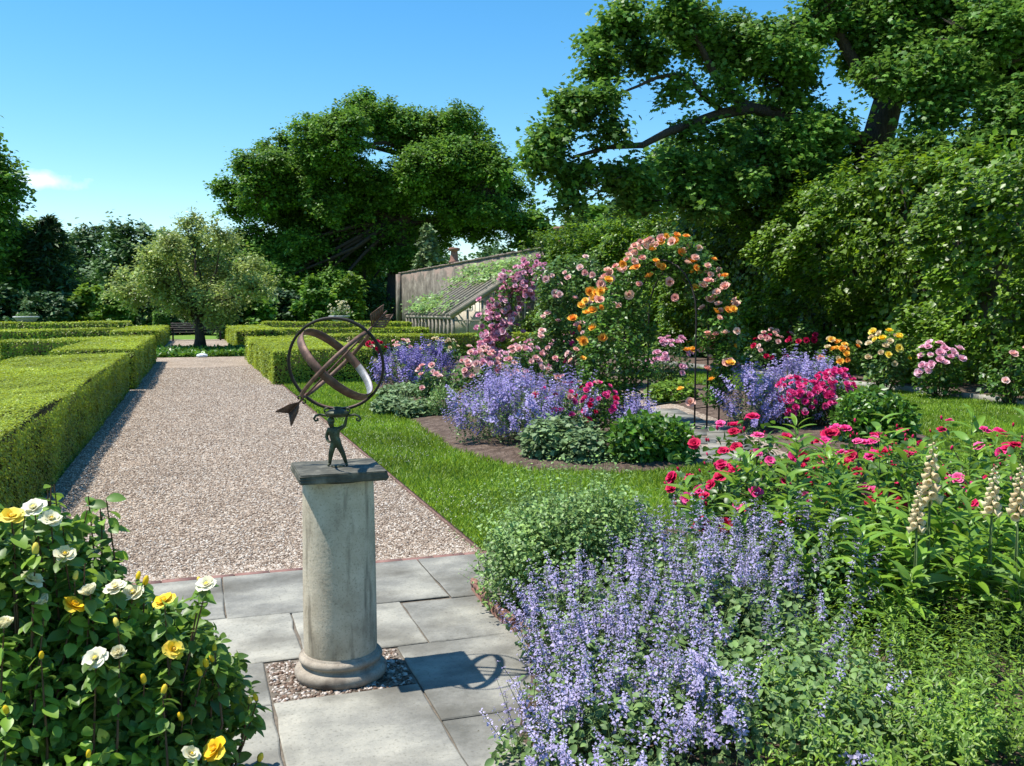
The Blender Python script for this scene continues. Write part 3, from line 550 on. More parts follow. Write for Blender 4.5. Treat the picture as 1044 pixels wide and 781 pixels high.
# ------------------------------------------------------------------ trees
def ellipsoid_clusters(lobes, n, lo=.55, keep=None):
    """cluster centres on lumpy ellipsoids; returns positions, outward directions"""
    vol = np.array([(l[1] * l[2] * l[3]) ** .67 for l in lobes]); cnt = np.maximum(3, (n * vol / vol.sum()).astype(int)); P, O = [], []
    for i, (l, c) in enumerate(zip(lobes, cnt)):
        d = rdirs(c); r = RNG.uniform(lo ** 2, 1, c) ** .5 * (1 + .16 * noise3(d, 3.0, 40 + i)); P.append(np.asarray(l[0]) + d * r[:, None] * l[1:4]); O.append(d)
    return np.concatenate(P), np.concatenate(O)
def leafy(mb, T, C, O, k, rc, flat, size, droop=.1, up=1.1, out=.3, jit=.5):
    n = len(C); D = nrm(O * .7 + rdirs(n) * .7 + [0, 0, .12]); tt = RNG.uniform(-1, 1, (n, k, 1)); ln = rc * RNG.uniform(.8, 2.1, (n, 1, 1))   # leafy sprays pointing outward
    P = (C[:, None] + D[:, None] * tt * ln).reshape(-1, 3) + RNG.normal(size=(n * k, 3)) * [rc * .5, rc * .5, rc * .5 * flat]
    P[:, 2] -= droop * np.linalg.norm((P - np.repeat(C, k, 0))[:, :2], axis=1); foliage(mb, T, P, np.repeat(O, k, 0), size, up=up, out=out, jit=jit); return mb
def sublobes(lobes, k=7, f=.46):
    out = []
    for c, a, b_, h in lobes:
        out.append((c, a * .7, b_ * .7, h * .7))
        for i in range(k):
            d = nrm(RNG.normal(size=3) + [0, 0, .35]); q = f * random.uniform(.65, 1.2); out.append((np.asarray(c) + d * np.array([a, b_, h]) * random.uniform(.62, .92), a * q, b_ * q, h * q * .8))
    return out
def tree(name, label, cat, base, trunk, r0, lobes, n, k, rc, size, mat, T=WIDE, flat=.45, bark='bark', limb=True, group=None, lo=.55, up=1.1, gap=.3, twigs=.5, droop=.1, fork=None, sub=6):
    """trunk: points from the ground up; lobes: (centre, rx, ry, rz) of the crown; limbs run from the trunk to each lobe"""
    base = np.asarray(base, float); o = empty(name, base, label, cat, group); trunk = np.asarray(trunk, float) - base
    lb = [(np.asarray(l[0]) - base, *l[1:]) for l in lobes]
    MB().tube(trunk, np.linspace(r0, r0 * .45, len(trunk)) * np.where(np.arange(len(trunk)) == 0, 1.25, 1), 10).build('trunk', M[bark], o, True)
    C, O = ellipsoid_clusters(sublobes(lb, sub) if sub else lb, n, lo)
    q = noise3(C, 2.4 / max(.3, np.mean([l[1] for l in lb])), 91) > -gap * 1.6; C, O = C[q], O[q]
    b = MB(); leafy(b, T, C, O, k, rc, flat, size, droop, up); b.build('crown', M[mat], o)
    if limb:
        ends = []
        for l in lb:
            j = random.randint(len(trunk) // 2, len(trunk) - 1) if fork is None else min(len(trunk) - 1, max(fork, int(np.argmin(np.linalg.norm(trunk - l[0], axis=1)))))
            a = trunk[j]; e = l[0]; mid = a + (e - a) * .5 + np.array([random.uniform(-1, 1), random.uniform(-1, 1), random.uniform(.2, 1)]) * np.linalg.norm(e - a) * .1
            pts = [a, a + (mid - a) * .5 + [0, 0, .04 * np.linalg.norm(e - a)], mid, mid + (e - mid) * .5, e]
            MB().tube(pts, np.linspace(r0 * .26, r0 * .06, 5), 6).build('limb', M[bark], o, True); ends.append(e)
        ends = np.array(ends); m = RNG.uniform(0, 1, len(C)) < twigs; Cm = C[m]; j = np.argmin(np.linalg.norm(Cm[:, None] - ends[None], axis=2), 1)
        MB().sticks(ends[j] + (Cm - ends[j]) * .12, Cm, r0 * .06, r0 * .015).build('branch', M[bark], o)
    return o
def px_lobes(L_, dep, sq=.85, dj=.06):
    return [(at(x, y, dep * (1 + random.uniform(-dj, dj))), r * dep / F, r * dep / F * random.uniform(.8, 1.1), r * dep / F * sq) for x, y, r in L_]

# the great oak beyond the wall's end
dep = 88; g = at(402, 338, dep); g[2] = 0
oak = px_lobes([(300, 208, 52), (268, 195, 40), (258, 245, 34), (305, 262, 44), (345, 150, 46), (400, 128, 42), (440, 140, 44), (480, 165, 32), (505, 205, 32), (470, 205, 50), (430, 185, 55), (370, 205, 56), (345, 255, 46), (395, 245, 44), (440, 240, 38), (487, 232, 34), (518, 222, 20), (285, 160, 28), (330, 128, 26), (370, 115, 26), (468, 128, 20), (485, 145, 20), (245, 215, 20), (275, 290, 34), (300, 300, 30), (340, 288, 28), (258, 285, 24), (236, 190, 16), (500, 178, 22), (528, 236, 15), (312, 238, 38), (330, 200, 36), (322, 168, 28), (355, 225, 34), (325, 272, 28), (372, 272, 26), (335, 300, 28), (372, 296, 26), (290, 312, 26), (425, 268, 24), (255, 300, 24), (232, 260, 22)], dep, .8, .07)
tree('oak_tree', 'great broad oak with a dense dark green crown beyond the end of the old wall', 'tree', g, [g, at(403, 310, dep), at(405, 270, dep), at(412, 230, dep), at(418, 190, dep), at(420, 160, dep)], 1.1, oak, 9600, 36, .50, .29, 'oak', fork=3, flat=.6, lo=.45, sub=4, gap=.75)
# clipped crabapple in the middle of the walk
dep = 34.5; g = gnd(204, 359.5)
cl = px_lobes([(160, 280, 36), (200, 265, 42), (240, 275, 34), (262, 295, 22), (140, 298, 24), (180, 305, 34), (225, 305, 34), (200, 240, 28), (175, 250, 24), (225, 245, 22), (150, 262, 18), (190, 226, 14), (256, 272, 16), (128, 282, 13), (270, 288, 12), (200, 312, 26)], 34.5, .72, .05)
tree('crabapple_tree', 'round grey-green crabapple with a short trunk in the middle of the gravel walk', 'tree', g, [g, at(204, 345, dep), at(203, 332, dep), at(201, 325, dep)], .24, cl, 1350, 20, .22, .13, 'apple', T=KITE, flat=.9, up=.9, fork=2, lo=.4, sub=2, gap=.42)
# big spreading tree above the wall
dep = 26; g = at(884, 215, dep); g[2] = 0; g = np.array([18.4, 21.2, 0])
ml = [(600, 112, 34, 23), (562, 142, 26, 22.5), (553, 172, 20, 22.5), (590, 180, 26, 23), (640, 178, 30, 23), (610, 70, 26, 23.5), (630, 28, 34, 24), (660, 60, 26, 24), (690, 15, 40, 24), (700, 180, 36, 24), (660, 205, 26, 23.5), (720, 205, 34, 24), (740, 140, 22, 24), (700, 135, 14, 24), (750, 185, 40, 24.5), (790, 150, 42, 25), (750, 40, 46, 25), (800, 85, 40, 25.5), (820, 25, 48, 26), (690, 92, 15, 24), (740, 90, 18, 24), (845, 190, 38, 25), (850, 130, 34, 25), (905, 25, 60, 26), (955, 90, 52, 24), (935, 160, 42, 24), (1000, 40, 62, 24), (1030, 130, 56, 23), (985, 170, 44, 23), (900, 80, 30, 24), (1060, 70, 60, 25), (870, 60, 30, 27), (620, 135, 20, 22.5), (582, 205, 15, 22.5), (545, 158, 11, 22), (575, 108, 12, 22.5), (1000, 20, 60, 26), (950, 0, 60, 26), (1050, 10, 60, 25), (880, 10, 50, 27), (680, 165, 34, 27.5), (720, 175, 40, 28), (760, 170, 44, 28), (800, 175, 44, 27.5), (835, 160, 40, 27), (740, 195, 30, 27), (790, 200, 32, 26.5), (770, 130, 34, 28), (720, 50, 34, 25), (760, 60, 30, 26)]
lob = [(at(x, y, d), r * d / F * .84, r * d / F * .95, r * d / F * .76) for x, y, r, d in ml]
mt = tree('maple_tree', 'huge dark spreading tree leaning its boughs over the ivy covered wall', 'tree', g, [g, (18.3, 21.5, 3), at(884, 185, 26.5), at(893, 150, 26.5), at(905, 105, 26.5), at(918, 55, 26.5), at(925, 0, 26.5), at(930, -60, 26.5)],   .62, lob, 5400, 30, .27, .155, 'maple', T=MAPLE, flat=.7, limb=False, up=1.0, droop=.15, lo=.35, sub=4, gap=.46)
def limb(pts, r0, r1, d0, d1):
    q = [at(x, y, d0 + (d1 - d0) * i / (len(pts) - 1)) - g for i, (x, y) in enumerate(pts)]
    MB().tube(q, np.linspace(r0, r1, len(q)) * .8, 8).build('limb', M['bark'], mt, True)
limb([(893, 150), (850, 130), (800, 118), (765, 110), (742, 96), (728, 76), (718, 55), (705, 30)], .30, .07, 26.5, 24)
limb([(765, 110), (735, 116), (705, 126), (680, 135), (655, 148), (620, 150), (585, 160)], .20, .05, 24.8, 22.5)
limb([(735, 112), (718, 100), (700, 76), (672, 78), (650, 88), (625, 98)], .10, .03, 24.6, 23)
limb([(905, 105), (880, 80), (862, 48), (848, 20), (840, -20)], .26, .14, 26.5, 25.5)
limb([(905, 105), (950, 90), (1000, 70), (1040, 60)], .22, .08, 26.5, 24)
limb([(880, 140), (830, 150), (790, 165), (740, 180), (690, 190)], .16, .04, 26.3, 24)
C, O = ellipsoid_clusters([(np.asarray(l[0]) - g, *l[1:]) for l in lob], 700, .4); e = np.array([np.asarray(l[0]) - g for l in lob]); j = np.argmin(np.linalg.norm(C[:, None] - e[None], axis=2), 1)
MB().sticks(e[j], C, .035, .008).build('branch', M['bark'], mt)['kind'] = 'stuff'

def bush_tree(name, label, px, dep, top, half, mat, size, n=420, k=34, group=None, squash=1.1, trunk=.25, T=WIDE, low=.08, cat='tree'):
    """a free-standing tree or tall shrub: crown of many lobes between the ground and row `top`"""
    p = at(px, 330, dep); g_ = np.array([p[0], p[1], 0]); h = up_to(g_, top); r = half * dep / F; L_ = []
    for i in range(9):
        a = i * 2.4; q = (i + .5) / 9; rad = r * .62 * math.sin(math.pi * min(1, .25 + .72 * q)) ; z = h * (low + .16 + (.80 - low) * q)
        L_.append((g_ + [math.cos(a) * rad, math.sin(a) * rad, z * (1 - .05)], r * .55, r * .55, min(h * .2, r * .6)))
    return tree(name, label, cat, g_, [g_, g_ + [0, 0, h * .4], g_ + [.1, 0, h * .8]], trunk, L_, n, k, r * .17, size, mat, T=T, limb=False, group=group, sub=4)
def conifer(label, px, dep, top, half, mat, n=150, size=.32, group=None, low=.06):
    p = at(px, 330, dep); g_ = np.array([p[0], p[1], 0]); h = up_to(g_, top); r = half * dep / F
    o = empty('conifer_tree', g_, label, 'tree', group); MB().tube([(0, 0, 0), (0, 0, h * .6), (0, 0, h * .98)], [r * .07, r * .04, .02], 7).build('trunk', M['bark'], o, True)
    b = MB(); lb = MB()
    for i in range(n):
        q = (i + random.random()) / n; z = h * (low + (1 - low) * q); a = random.uniform(0, 6.283); ln = r * (1 - q) ** .75 * random.uniform(.65, 1.1) + .15
        m = 30; s = RNG.uniform(.15, 1, m) ** .7; d = np.array([math.cos(a), math.sin(a)]); P = np.stack([d[0] * ln * s, d[1] * ln * s, z - ln * .28 * s ** 1.6], 1) + RNG.normal(size=(m, 3)) * [ln * .12, ln * .12, ln * .04 + .03]
        foliage(b, SLIM if mat != 'silverfir' else KITE, P, np.tile([d[0], d[1], .25], (m, 1)), size * 1.5, up=.9, out=.3, along=1.2)
        lb.sticks([(0, 0, z)], [(d[0] * ln * .9, d[1] * ln * .9, z - ln * .25)], .03, .01)
    b.build('crown', M[mat], o); lb.build('branch', M['bark'], o)['kind'] = 'stuff'; return o

conifer('lower dark spreading conifer between the tall left edge tree and the crabapple', 52, 66, 222, 62, 'conifer', 200, .40)
conifer('slim pale silvery fir poking up behind the bare end of the old wall', 437, 79, 230, 24, 'silverfir', 110, .30)
far = [(95, 112, 236, 40, 'wood_far'), (135, 105, 231, 38, 'wood_far'), (180, 118, 238, 44, 'wood_far'), (235, 96, 250, 36, 'wood_far'), (60, 120, 240, 40, 'wood_far'), (20, 130, 250, 50, 'wood_far'), (545, 90, 212, 34, 'oak'), (590, 78, 208, 34, 'oak'), (640, 95, 190, 50, 'wood_far'), (450, 120, 262, 44, 'wood_far'), (505, 118, 252, 34, 'wood_far'), (330, 125, 265, 46, 'wood_far'), (390, 122, 268, 44, 'wood_far')]
bush_tree('broadleaf_tree', 'tall dark tree towering at the left edge behind the stone urn', -30, 62, 116, 62, 'oak', .34, 1100, 34, trunk=.5, low=-.06)
bush_tree('broadleaf_tree', 'dark leafy tree filling the gap below the tall left edge tree', 28, 68, 226, 44, 'oak', .36, 420, 32, trunk=.3, low=-.06)
fl = ['dense far tree just left of the crabapple', 'far rounded tree showing behind the left half of the crabapple', 'far tree behind the top of the crabapple', 'far tree between the crabapple and the oak', 'far tree behind the low spreading conifer', 'far tree behind the tall tree at the left edge', 'mid green tree rising behind the old wall beyond the far chimney pot', 'mid green tree behind the wall right of the far chimney pot', 'far tree behind the bright climber on the wall', 'far tree low behind the right half of the oak', 'far tree in the gap between the oak and the wall', 'far tree low behind the left half of the oak', 'far tree low behind the trunk of the oak']
for (px, d_, top, half, mt_), lab in zip(far, fl): bush_tree('broadleaf_tree', lab, px, d_, top, half, mt_, .55, 300, 30, 'far trees behind the garden', T=WIDE)
sh = [(8, 54, 296, 30, 'conifer', 'dark evergreen shrub at the left edge behind the far hedge'), (52, 56, 300, 26, 'conifer', 'dark evergreen shrub right of the left stone urn'), (88, 58, 292, 22, 'brightshrub', 'light green shrub behind the far hedge left of the crabapple'), (118, 57, 304, 20, 'oak', 'dark rounded shrub behind the far hedge near the crabapple'), (150, 60, 300, 24, 'conifer', 'dark evergreen shrub behind the left end of the bench'),
      (185, 62, 305, 26, 'conifer', 'dark evergreen shrub behind the bench'), (222, 60, 302, 24, 'conifer', 'dark evergreen shrub behind the right end of the bench'), (258, 62, 298, 24, 'oak', 'dark leafy shrub right of the bench under the crabapple'), (290, 66, 296, 24, 'conifer', 'dark shrub under the left side of the oak'), (322, 64, 284, 20, 'oak', 'leafy shrub under the oak left of the right stone urn'), (354, 66, 282, 20, 'brightshrub', 'light shrub behind the right stone urn'), (380, 84, 290, 22, 'conifer', 'dark shrub left of the end of the old wall')]
for px, d_, top, half, mt_, lab in sh: bush_tree('shrub', lab, px, d_, top, half, mt_, .30, 170, 30, 'shrubs behind the far hedges', trunk=.09, low=-.08, cat='shrub')
for px, lab in ((164.5, 'clipped cylinder of yew left of the bench'), (229, 'clipped cylinder of yew right of the bench')):
    p = at(px, 330, 51); o = empty('clipped_yew', (p[0], p[1], 0), lab, 'topiary', 'clipped yews by the bench'); d = rdirs(2600); a = RNG.uniform(0, 6.283, 2600); z = RNG.uniform(0, 1.5, 2600)
    b = MB(); foliage(b, KITE, np.stack([.36 * np.cos(a), .36 * np.sin(a), z], 1) + d * .04, np.stack([np.cos(a), np.sin(a), .2 + 0 * a], 1), .12); b.build('foliage', M['oak'], o); MB().lathe([(.0, 0), (.33, 0), (.33, 1.42), (0, 1.5)], 14).build('stem', M['core'], o)

# ------------------------------------------------------------------ climber on the wall
def climber():
    o = empty('climbing_vine', (WX, 25, 0), 'thick climber with bright green leaves smothering the garden wall on the right', 'climber')
    n = 3300; Y = RNG.uniform(9.5, 41.5, n) ; Zq = RNG.uniform(.1, 5.25, n); Q = np.stack([0 * Y, Y, Zq], 1)
    dp = .55 + .8 * noise3(Q, 1.15, 21) + .45 * noise3(Q, 2.8, 22); dp = dp * (1 + 1.1 * (Y < 27)) + np.clip((22 - Y) / 10, 0, 1) * (.45 + .55 * np.sin(Y * 1.3 + Zq * .7)) + np.clip(Zq - 4.2, 0, 1) * .2
    top = Zq > 4.4; X = WX - np.clip(dp, .06, 2.9); X = np.where(top, WX + RNG.uniform(-1.1, .6, n), X); Q[:, 0] = X; Q[:, 2] += np.where(top, .35 * noise3(Q, 1.4, 23), 0)
    keep = (noise3(np.stack([0 * Y, Y, Zq], 1), 1.9, 27) > -.28) | (Y > 26); keep &= (Q[:, 1] < 40.5) | (RNG.uniform(0, 1, n) < .5); Q = Q[keep]; O = np.tile([-.9, -.1, .45], (len(Q), 1)); O[Q[:, 2] > 4.4] = [-.25, -.1, 1]
    n2 = 2100; B = np.stack([np.zeros(n2), RNG.uniform(9.5, 40.5, n2), RNG.uniform(.1, 4.9, n2)], 1); B[:, 0] = WX - RNG.uniform(.12, .35, n2)
    b = MB(); base = np.array(o.location); leafy(b, WIDE, B - base, np.tile([-1, 0, .1], (n2, 1)), 34, .24, 1., .14, .1, .25, 1., .5); leafy(b, WIDE, Q - base, O, 40, .17, .5, .12, .5, .9, .7, .4); b.build('foliage', M['ivy'], o)
    b = MB()
    for k in range(26):
        y = RNG.uniform(10, 40); p = [np.array([WX - .12, y, 0])]
        for q in range(5): p.append(p[-1] + [RNG.uniform(-.12, .05), RNG.uniform(-.5, .5), .95])
        b.tube([x - base for x in p], np.linspace(.06, .015, 6), 5)
    b.build('stem', M['bark'], o)
    # trailing shoots
    n = 240; A = np.stack([WX - RNG.uniform(.5, 1.6, n), RNG.uniform(10, 40, n), RNG.uniform(.6, 5.2, n)], 1) - base; B = A + np.stack([RNG.uniform(-.7, -.1, n), RNG.uniform(-.5, .5, n), RNG.uniform(-.35, .3, n)], 1)
    b = MB(); tt = RNG.uniform(0, 1, (n, 14))[:, :, None]; P = (A[:, None] * (1 - tt) + B[:, None] * tt).reshape(-1, 3) + RNG.normal(size=(n * 14, 3)) * .05
    foliage(b, WIDE, P, np.tile([-.8, 0, .5], (len(P), 1)), .12); b.build('shoot', M['ivy'], o)
climber()

# ------------------------------------------------------------------ clipped hedges
def hedge(label, x0, x1, y0, y1, h, cap=120000, s0=.030, faces='tsnew', group='clipped box hedges of the parterre'):
    c = np.array([(x0 + x1) / 2, (y0 + y1) / 2, 0]); o = empty('box_hedge', c, label, 'hedge', group)
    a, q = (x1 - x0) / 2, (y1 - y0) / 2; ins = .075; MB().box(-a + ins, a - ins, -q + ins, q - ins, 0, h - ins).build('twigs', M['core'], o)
    P, O = [], []
    def face(area, fn, nv):
        n = int(area * 5200); u, v = RNG.uniform(0, 1, n), RNG.uniform(0, 1, n); p = fn(u, v); k = np.maximum(depth(p + c), 1); s = np.maximum(s0, .0026 * k)
        m = RNG.uniform(0, 1, n) < np.minimum(1, (.034 / s) ** 2 * .9); p = p[m]; p = p + np.array(nv) * ((.010 + .040 * noise3(p, 2.1, 8) + .016 * noise3(p, 11, 9))[:, None] + RNG.normal(size=(len(p), 1)) * .014)
        P.append(np.concatenate([p, s[m][:, None]], 1)); O.append(np.tile(nv, (len(p), 1)))
    L_, Wd = 2 * q, 2 * a
    if 't' in faces: face(L_ * Wd, lambda u, v: np.stack([-a + Wd * u, -q + L_ * v, 0 * u + h], 1), (0, 0, 1.))
    if 'e' in faces: face(L_ * h, lambda u, v: np.stack([0 * u + a, -q + L_ * u, h * v], 1), (1., 0, 0))
    if 'w' in faces: face(L_ * h, lambda u, v: np.stack([0 * u - a, -q + L_ * u, h * v], 1), (-1., 0, 0))
    if 's' in faces: face(Wd * h, lambda u, v: np.stack([-a + Wd * u, 0 * u - q, h * v], 1), (0, -1., 0))
    if 'n' in faces: face(Wd * h, lambda u, v: np.stack([-a + Wd * u, 0 * u + q, h * v], 1), (0, 1., 0))
    P = np.concatenate(P); O = np.concatenate(O)
    if len(P) > cap: i = RNG.choice(len(P), cap, False); P, O = P[i], O[i]
    b = MB(); X, Z = leaf_frame(O, up=.5, out=1.0, jit=.32, along=.3); b.inst(KITE, P[:, :3], X, Z, P[:, 3] * RNG.uniform(.7, 1.25, len(P))); b.build('foliage', M['box'], o); return o
hedge('longest clipped hedge, broad and flat topped, along the left of the gravel walk', -3.15, -1.27, 5.72, 19.55, .715, 330000, .026)
hedge('clipped hedge block just beyond the longest one on the left of the gravel walk', -2.65, -1.17, 19.9, 30.5, .80, 60000)
hedge('low clipped hedge branching left from the second left block', -5.35, -2.77, 30.0, 32.0, .70, 26000)
hedge('clipped hedge at the left edge of the garden beyond a small gap', -14, -5.75, 30.2, 32.2, .70, 26000)
hedge('clipped hedge block left of the crabapple, its short dark end facing the planting', -3.1, -1.3, 39.3, 52, .76, 26000)
hedge('thin clipped hedge running left behind the crabapple block', -17, -3.12, 42.5, 44, .76, 30000)
hedge('farthest dark clipped hedge on the left beneath the conifers', -16, -3.12, 50, 51.6, .98, 30000)
hedge('clipped hedge block seen through the armillary rings on the right of the gravel walk', 1.60, 3.7, 20.1, 31, .735, 60000)
hedge('long thin clipped hedge running right in front of the greenhouse', 3.72, 14.5, 30.4, 31.6, .76, 60000)
hedge('clipped hedge block right of the crabapple', 1.65, 3.5, 38.5, 51, .76, 26000)
hedge('farthest clipped hedge on the right below the oak', 3.52, 12.5, 49.5, 51.2, .95, 26000)
hedge('clipped hedge running right behind the crabapple block', 3.52, 10.5, 42, 43.4, .76, 22000)

# ------------------------------------------------------------------ small far furniture
t = empty('bench', (.15, 51.3, 0), 'dark wooden bench at the far end of the gravel walk behind the crabapple', 'bench')
for i in range(4): MB().box(-1.3, 1.3, .0 + i * .12, .1 + i * .12, .42, .46).build('seat_slat', M['bench'], t)
for i in range(4): MB().box(-1.3, 1.3, .5, .54, .52 + i * .11, .61 + i * .11).build('back_slat', M['bench'], t)
for sx in (-1.2, 0, 1.2):
    for yy, zz in ((.04, .42), (.5, .95)): MB().box(sx - .04, sx + .04, yy + .045, yy + .105, 0, zz - (.003 if zz < .5 else 0)).build('leg', M['bench'], t)
for sx in (-1.28, 1.28): MB().box(sx - .035, sx + .035, -.02, .49, .64, .69).build('armrest', M['bench'], t)
def urn(px, py, dep_, lab, flowers):
    p = at(px, py, dep_); t_ = empty('stone_urn', (p[0], p[1], 0), lab, 'urn', 'stone urns on pedestals'); k = .98
    MB().box(-.34, .34, -.34, .34, 0, .62).build('pedestal', M['urn'], t_)
    MB().lathe([(.0, .62), (.33, .62), (.33, .70), (.2, .76), (.13, .86), (.17, .92), (.40, 1.03), (.50, 1.16), (.52, 1.20), (.60, 1.23), (.60, 1.30), (.50, 1.31), (.46, 1.22), (0, 1.18)], 28).build('bowl', M['urn'], t_, True)
    P, O = dome_pts(420, (0, 0, 1.2), .46, .46, .34, .3, 1, .0); b = MB(); foliage(b, KITE, P, O, .11); b.build('planting', M['roseleaf2'], t_)
    if flowers:
        P, O = dome_pts(60, (0, 0, 1.25), .8, .8, .95, .5, 1, .2); copies(t_, 'flower', ROSE_FAR, [M['p_white'], M['p_yellow']], P, O, .13)
        b = MB(); b.sticks(np.tile([0, 0, 1.25], (60, 1)), P, .012, .006); b.build('stem', M['stem'], t_)
    else:
        MB().sticks([(0, 0, 1.2)], [(0, 0, 2.1)], .022, .01).build('stem', M['stem'], t_)
        P = np.array([0, 0, 1.9]) + RNG.normal(size=(70, 3)) * [.06, .06, .16]; b = MB(); foliage(b, SLIM, P, rdirs(70), .2); b.build('spiky_leaves', M['grey'], t_)
urn(27, 333, 46, 'mossy stone urn with a spiky plant, by the dark conifers', False)
urn(346, 332, 52, 'stone urn on a pedestal seen through the top of the armillary ring', True)
p = gnd(206, 364.5); bm = bmesh.new(); bmesh.ops.create_icosphere(bm, subdivisions=2, radius=.5)
for v in bm.verts: v.co = Vector((v.co.x * .40, v.co.y * .28, max(-.06, v.co.z * .17))) * (1 + random.uniform(-.06, .06))
me = bpy.data.meshes.new('pale_rock'); bm.to_mesh(me); bm.free(); me.materials.append(M['pale']); o = bpy.data.objects.new('pale_rock', me); COL.objects.link(o); o.location = (p[0], p[1], .06)
tag(o, 'small pale bluish rock at the edge of the planting under the crabapple', 'rock')
# ground cover around the crabapple
def carpet(name, label, poly, h, n, size, mat, T=KITE, kind=None, cat='ground cover'):
    poly = np.array(poly); x0, y0 = poly.min(0); x1, y1 = poly.max(0); P = np.stack([RNG.uniform(x0, x1, n * 3), RNG.uniform(y0, y1, n * 3), np.zeros(n * 3)], 1); P = P[inpoly(P, [tuple(q) for q in poly])][:n]
    P[:, 2] = h * RNG.uniform(.25, 1, len(P)) * (.75 + .4 * noise3(P, 1.7, 31)); b = MB(); foliage(b, T, P, np.tile([0, 0, 1.], (len(P), 1)), size, up=1, jit=.7); o = b.build(name, M[mat]); o['kind'] = 'stuff'
carpet('ground_cover', '', [(GX0 - .4, 33), (GX1 + .3, 33), (GX1 + .3, 38.2), (GX0 - .4, 38.2)], .24, 7000, .16, 'dome')

# ------------------------------------------------------------------ flowering plants
def spike(wh, fl, r, two=True):
    b = MB(); b.sticks([(0, 0, -.6)], [(0, 0, 1.)], .012, .006, 1)
    for i in range(wh):
        q = i / max(1, wh - 1); z = .12 + .86 * q ** .9; rr = r * (1 - .55 * q) * random.uniform(.85, 1.15)
        for j in range(fl):
            a = 6.283 * j / fl + i * .7 + random.uniform(-.3, .3); O = np.array([[math.cos(a), math.sin(a), random.uniform(-.1, .7)]])
            p = np.array([[0, 0, z + random.uniform(-.03, .03)]]) + O * rr * .35
            b.inst(WIDE, p, O, nrm(np.array([[random.gauss(0, .5), random.gauss(0, .5), 1.]])), [rr * random.uniform(.8, 1.2)])
            if two: b.inst(WIDE, p + O * rr * .6, O + [[0, 0, -.9]], np.array([[0, 0, 1.]]), [rr * .6])
    return Tpl(np.concatenate(b.v), b.f)
SPIKE_NEAR = [spike(random.choice((6, 7, 8)), random.choice((4, 5, 6)), random.uniform(.085, .115)) for _ in range(9)]
SPIKE_FAR = [spike(6, 5, .17, False) for _ in range(4)]
def foliage_lobes(lobes, n, lo=.35, zmin=.02, lump=.13, seed=1):
    """lobes: (cx, cy, rx, ry, h) domes standing on the ground"""
    a = np.array([l[2] * l[3] * l[4] for l in lobes]) ** .8; P, O = [], []
    for i, (l, c) in enumerate(zip(lobes, np.maximum(20, n * a / a.sum()).astype(int))):
        p, o_ = dome_pts(c, (l[0], l[1], 0), l[2], l[3], l[4], lo, 1, zmin, lump, seed + i); P.append(p); O.append(o_)
    return np.concatenate(P), np.concatenate(O)
def root_at(name, lobes, label, cat, group=None):
    c = np.mean([[l[0], l[1], 0.] for l in lobes], 0); o = empty(name, c, label, cat, group); return o, [(l[0] - c[0], l[1] - c[1], *l[2:]) for l in lobes]
def sp(*a, **k): c, rx, ry_, h = span(*a, **k); return (c[0], c[1], rx, ry_, h)
def catmint(label, lobes, nleaf, nspk, slen, leaf=.03, flower='catflower_mid', near=False, group=None, leafm='catleaf', fade=False):
    o, L_ = root_at('catmint', lobes, label, 'catmint', group)
    P, O = foliage_lobes(L_, nleaf, .3, lump=.1); P[:, 2] *= .86; b = MB(); foliage(b, OVAL if near else KITE, P, O, leaf, jit=.6); b.build('foliage', M[leafm], o)
    P, O = foliage_lobes(L_, nspk, .80, zmin=.12, lump=.1, seed=5); P[:, 2] *= .90; N = nrm(O * [.6, .6, .4] + [0, 0, .95] + RNG.normal(size=P.shape) * .30)
    if fade:   # hardly any flowers on the side toward the feathery plant
        w = P + np.array(o.location); k = (w[:, 1] > 3.05 + .42 * (w[:, 0] - 1.7)) | (w[:, 0] < 1.75) | (RNG.uniform(0, 1, len(P)) < .15); P, N = P[k], N[k]
    copies(o, 'flower_spike', SPIKE_NEAR if near else SPIKE_FAR, [M[flower], M['stem']], P, N, slen * RNG.uniform(.65, 1.25, len(P)))
    m = RNG.uniform(0, 1, len(P)) < .6; A = P[m] * [.35, .35, 0]; b = MB(); b.sticks(A, P[m], .0022, .0016); b.build('stem', M['stem'], o)['kind'] = 'stuff'; return o
def rose_bush(label, lobes, nleaf, leaf, blooms, group=None, leafm='roseleaf', canes=26, T=WIDE, cat='rose bush', gap=.0, name='rose_bush', lo=.3, low=.25, face=True):
    """blooms: (petal material, templates, count, size, second material)"""
    o, L_ = root_at(name, lobes, label, cat, group)
    P, O = foliage_lobes(L_, nleaf, lo, lump=.2, zmin=.04); P = P[P[:, 2] > RNG.uniform(0, low, len(P)) * max(l[4] for l in L_)] if low else P; O = O[:len(P)] if len(O) != len(P) else O
    O = nrm(P - np.array([0, 0, .3])); k = noise3(P, 6.5, 12) > -.55; P, O = P[k], O[k]
    b = MB(); foliage(b, T, P, O, leaf, jit=.65); b.build('foliage', M[leafm], o)
    Q, _ = foliage_lobes(L_, canes, .7, zmin=.2); b = MB(); A = Q * [.18, .18, 0]; m_ = A * .4 + Q * .6 + [0, 0, .05]; b.sticks(A, m_, .009, .006); b.sticks(m_, Q, .006, .003); b.build('cane', M['cane'], o)
    off = np.array(o.location)
    for mt_, tp, n, s, m2 in blooms:
        P, O = foliage_lobes(L_, n * 5, .92, zmin=.25, lump=.2, seed=1); v = nrm(EYEP - off - P); sc_ = (O * v).sum(1) * .6 + O[:, 2] * .5 + RNG.normal(size=len(P)) * .28 + P[:, 2] * .2
        i = np.argsort(-sc_)[:n]; N = O[i] * .8 + v[i] * .35 + [0, 0, .45] + RNG.normal(size=(len(i), 3)) * .25
        copies(o, 'bloom', tp, [M[mt_], M[m2 or mt_]], P[i] + O[i] * s * .3, N, s * RNG.uniform(.75, 1.2, len(i)))
    return o
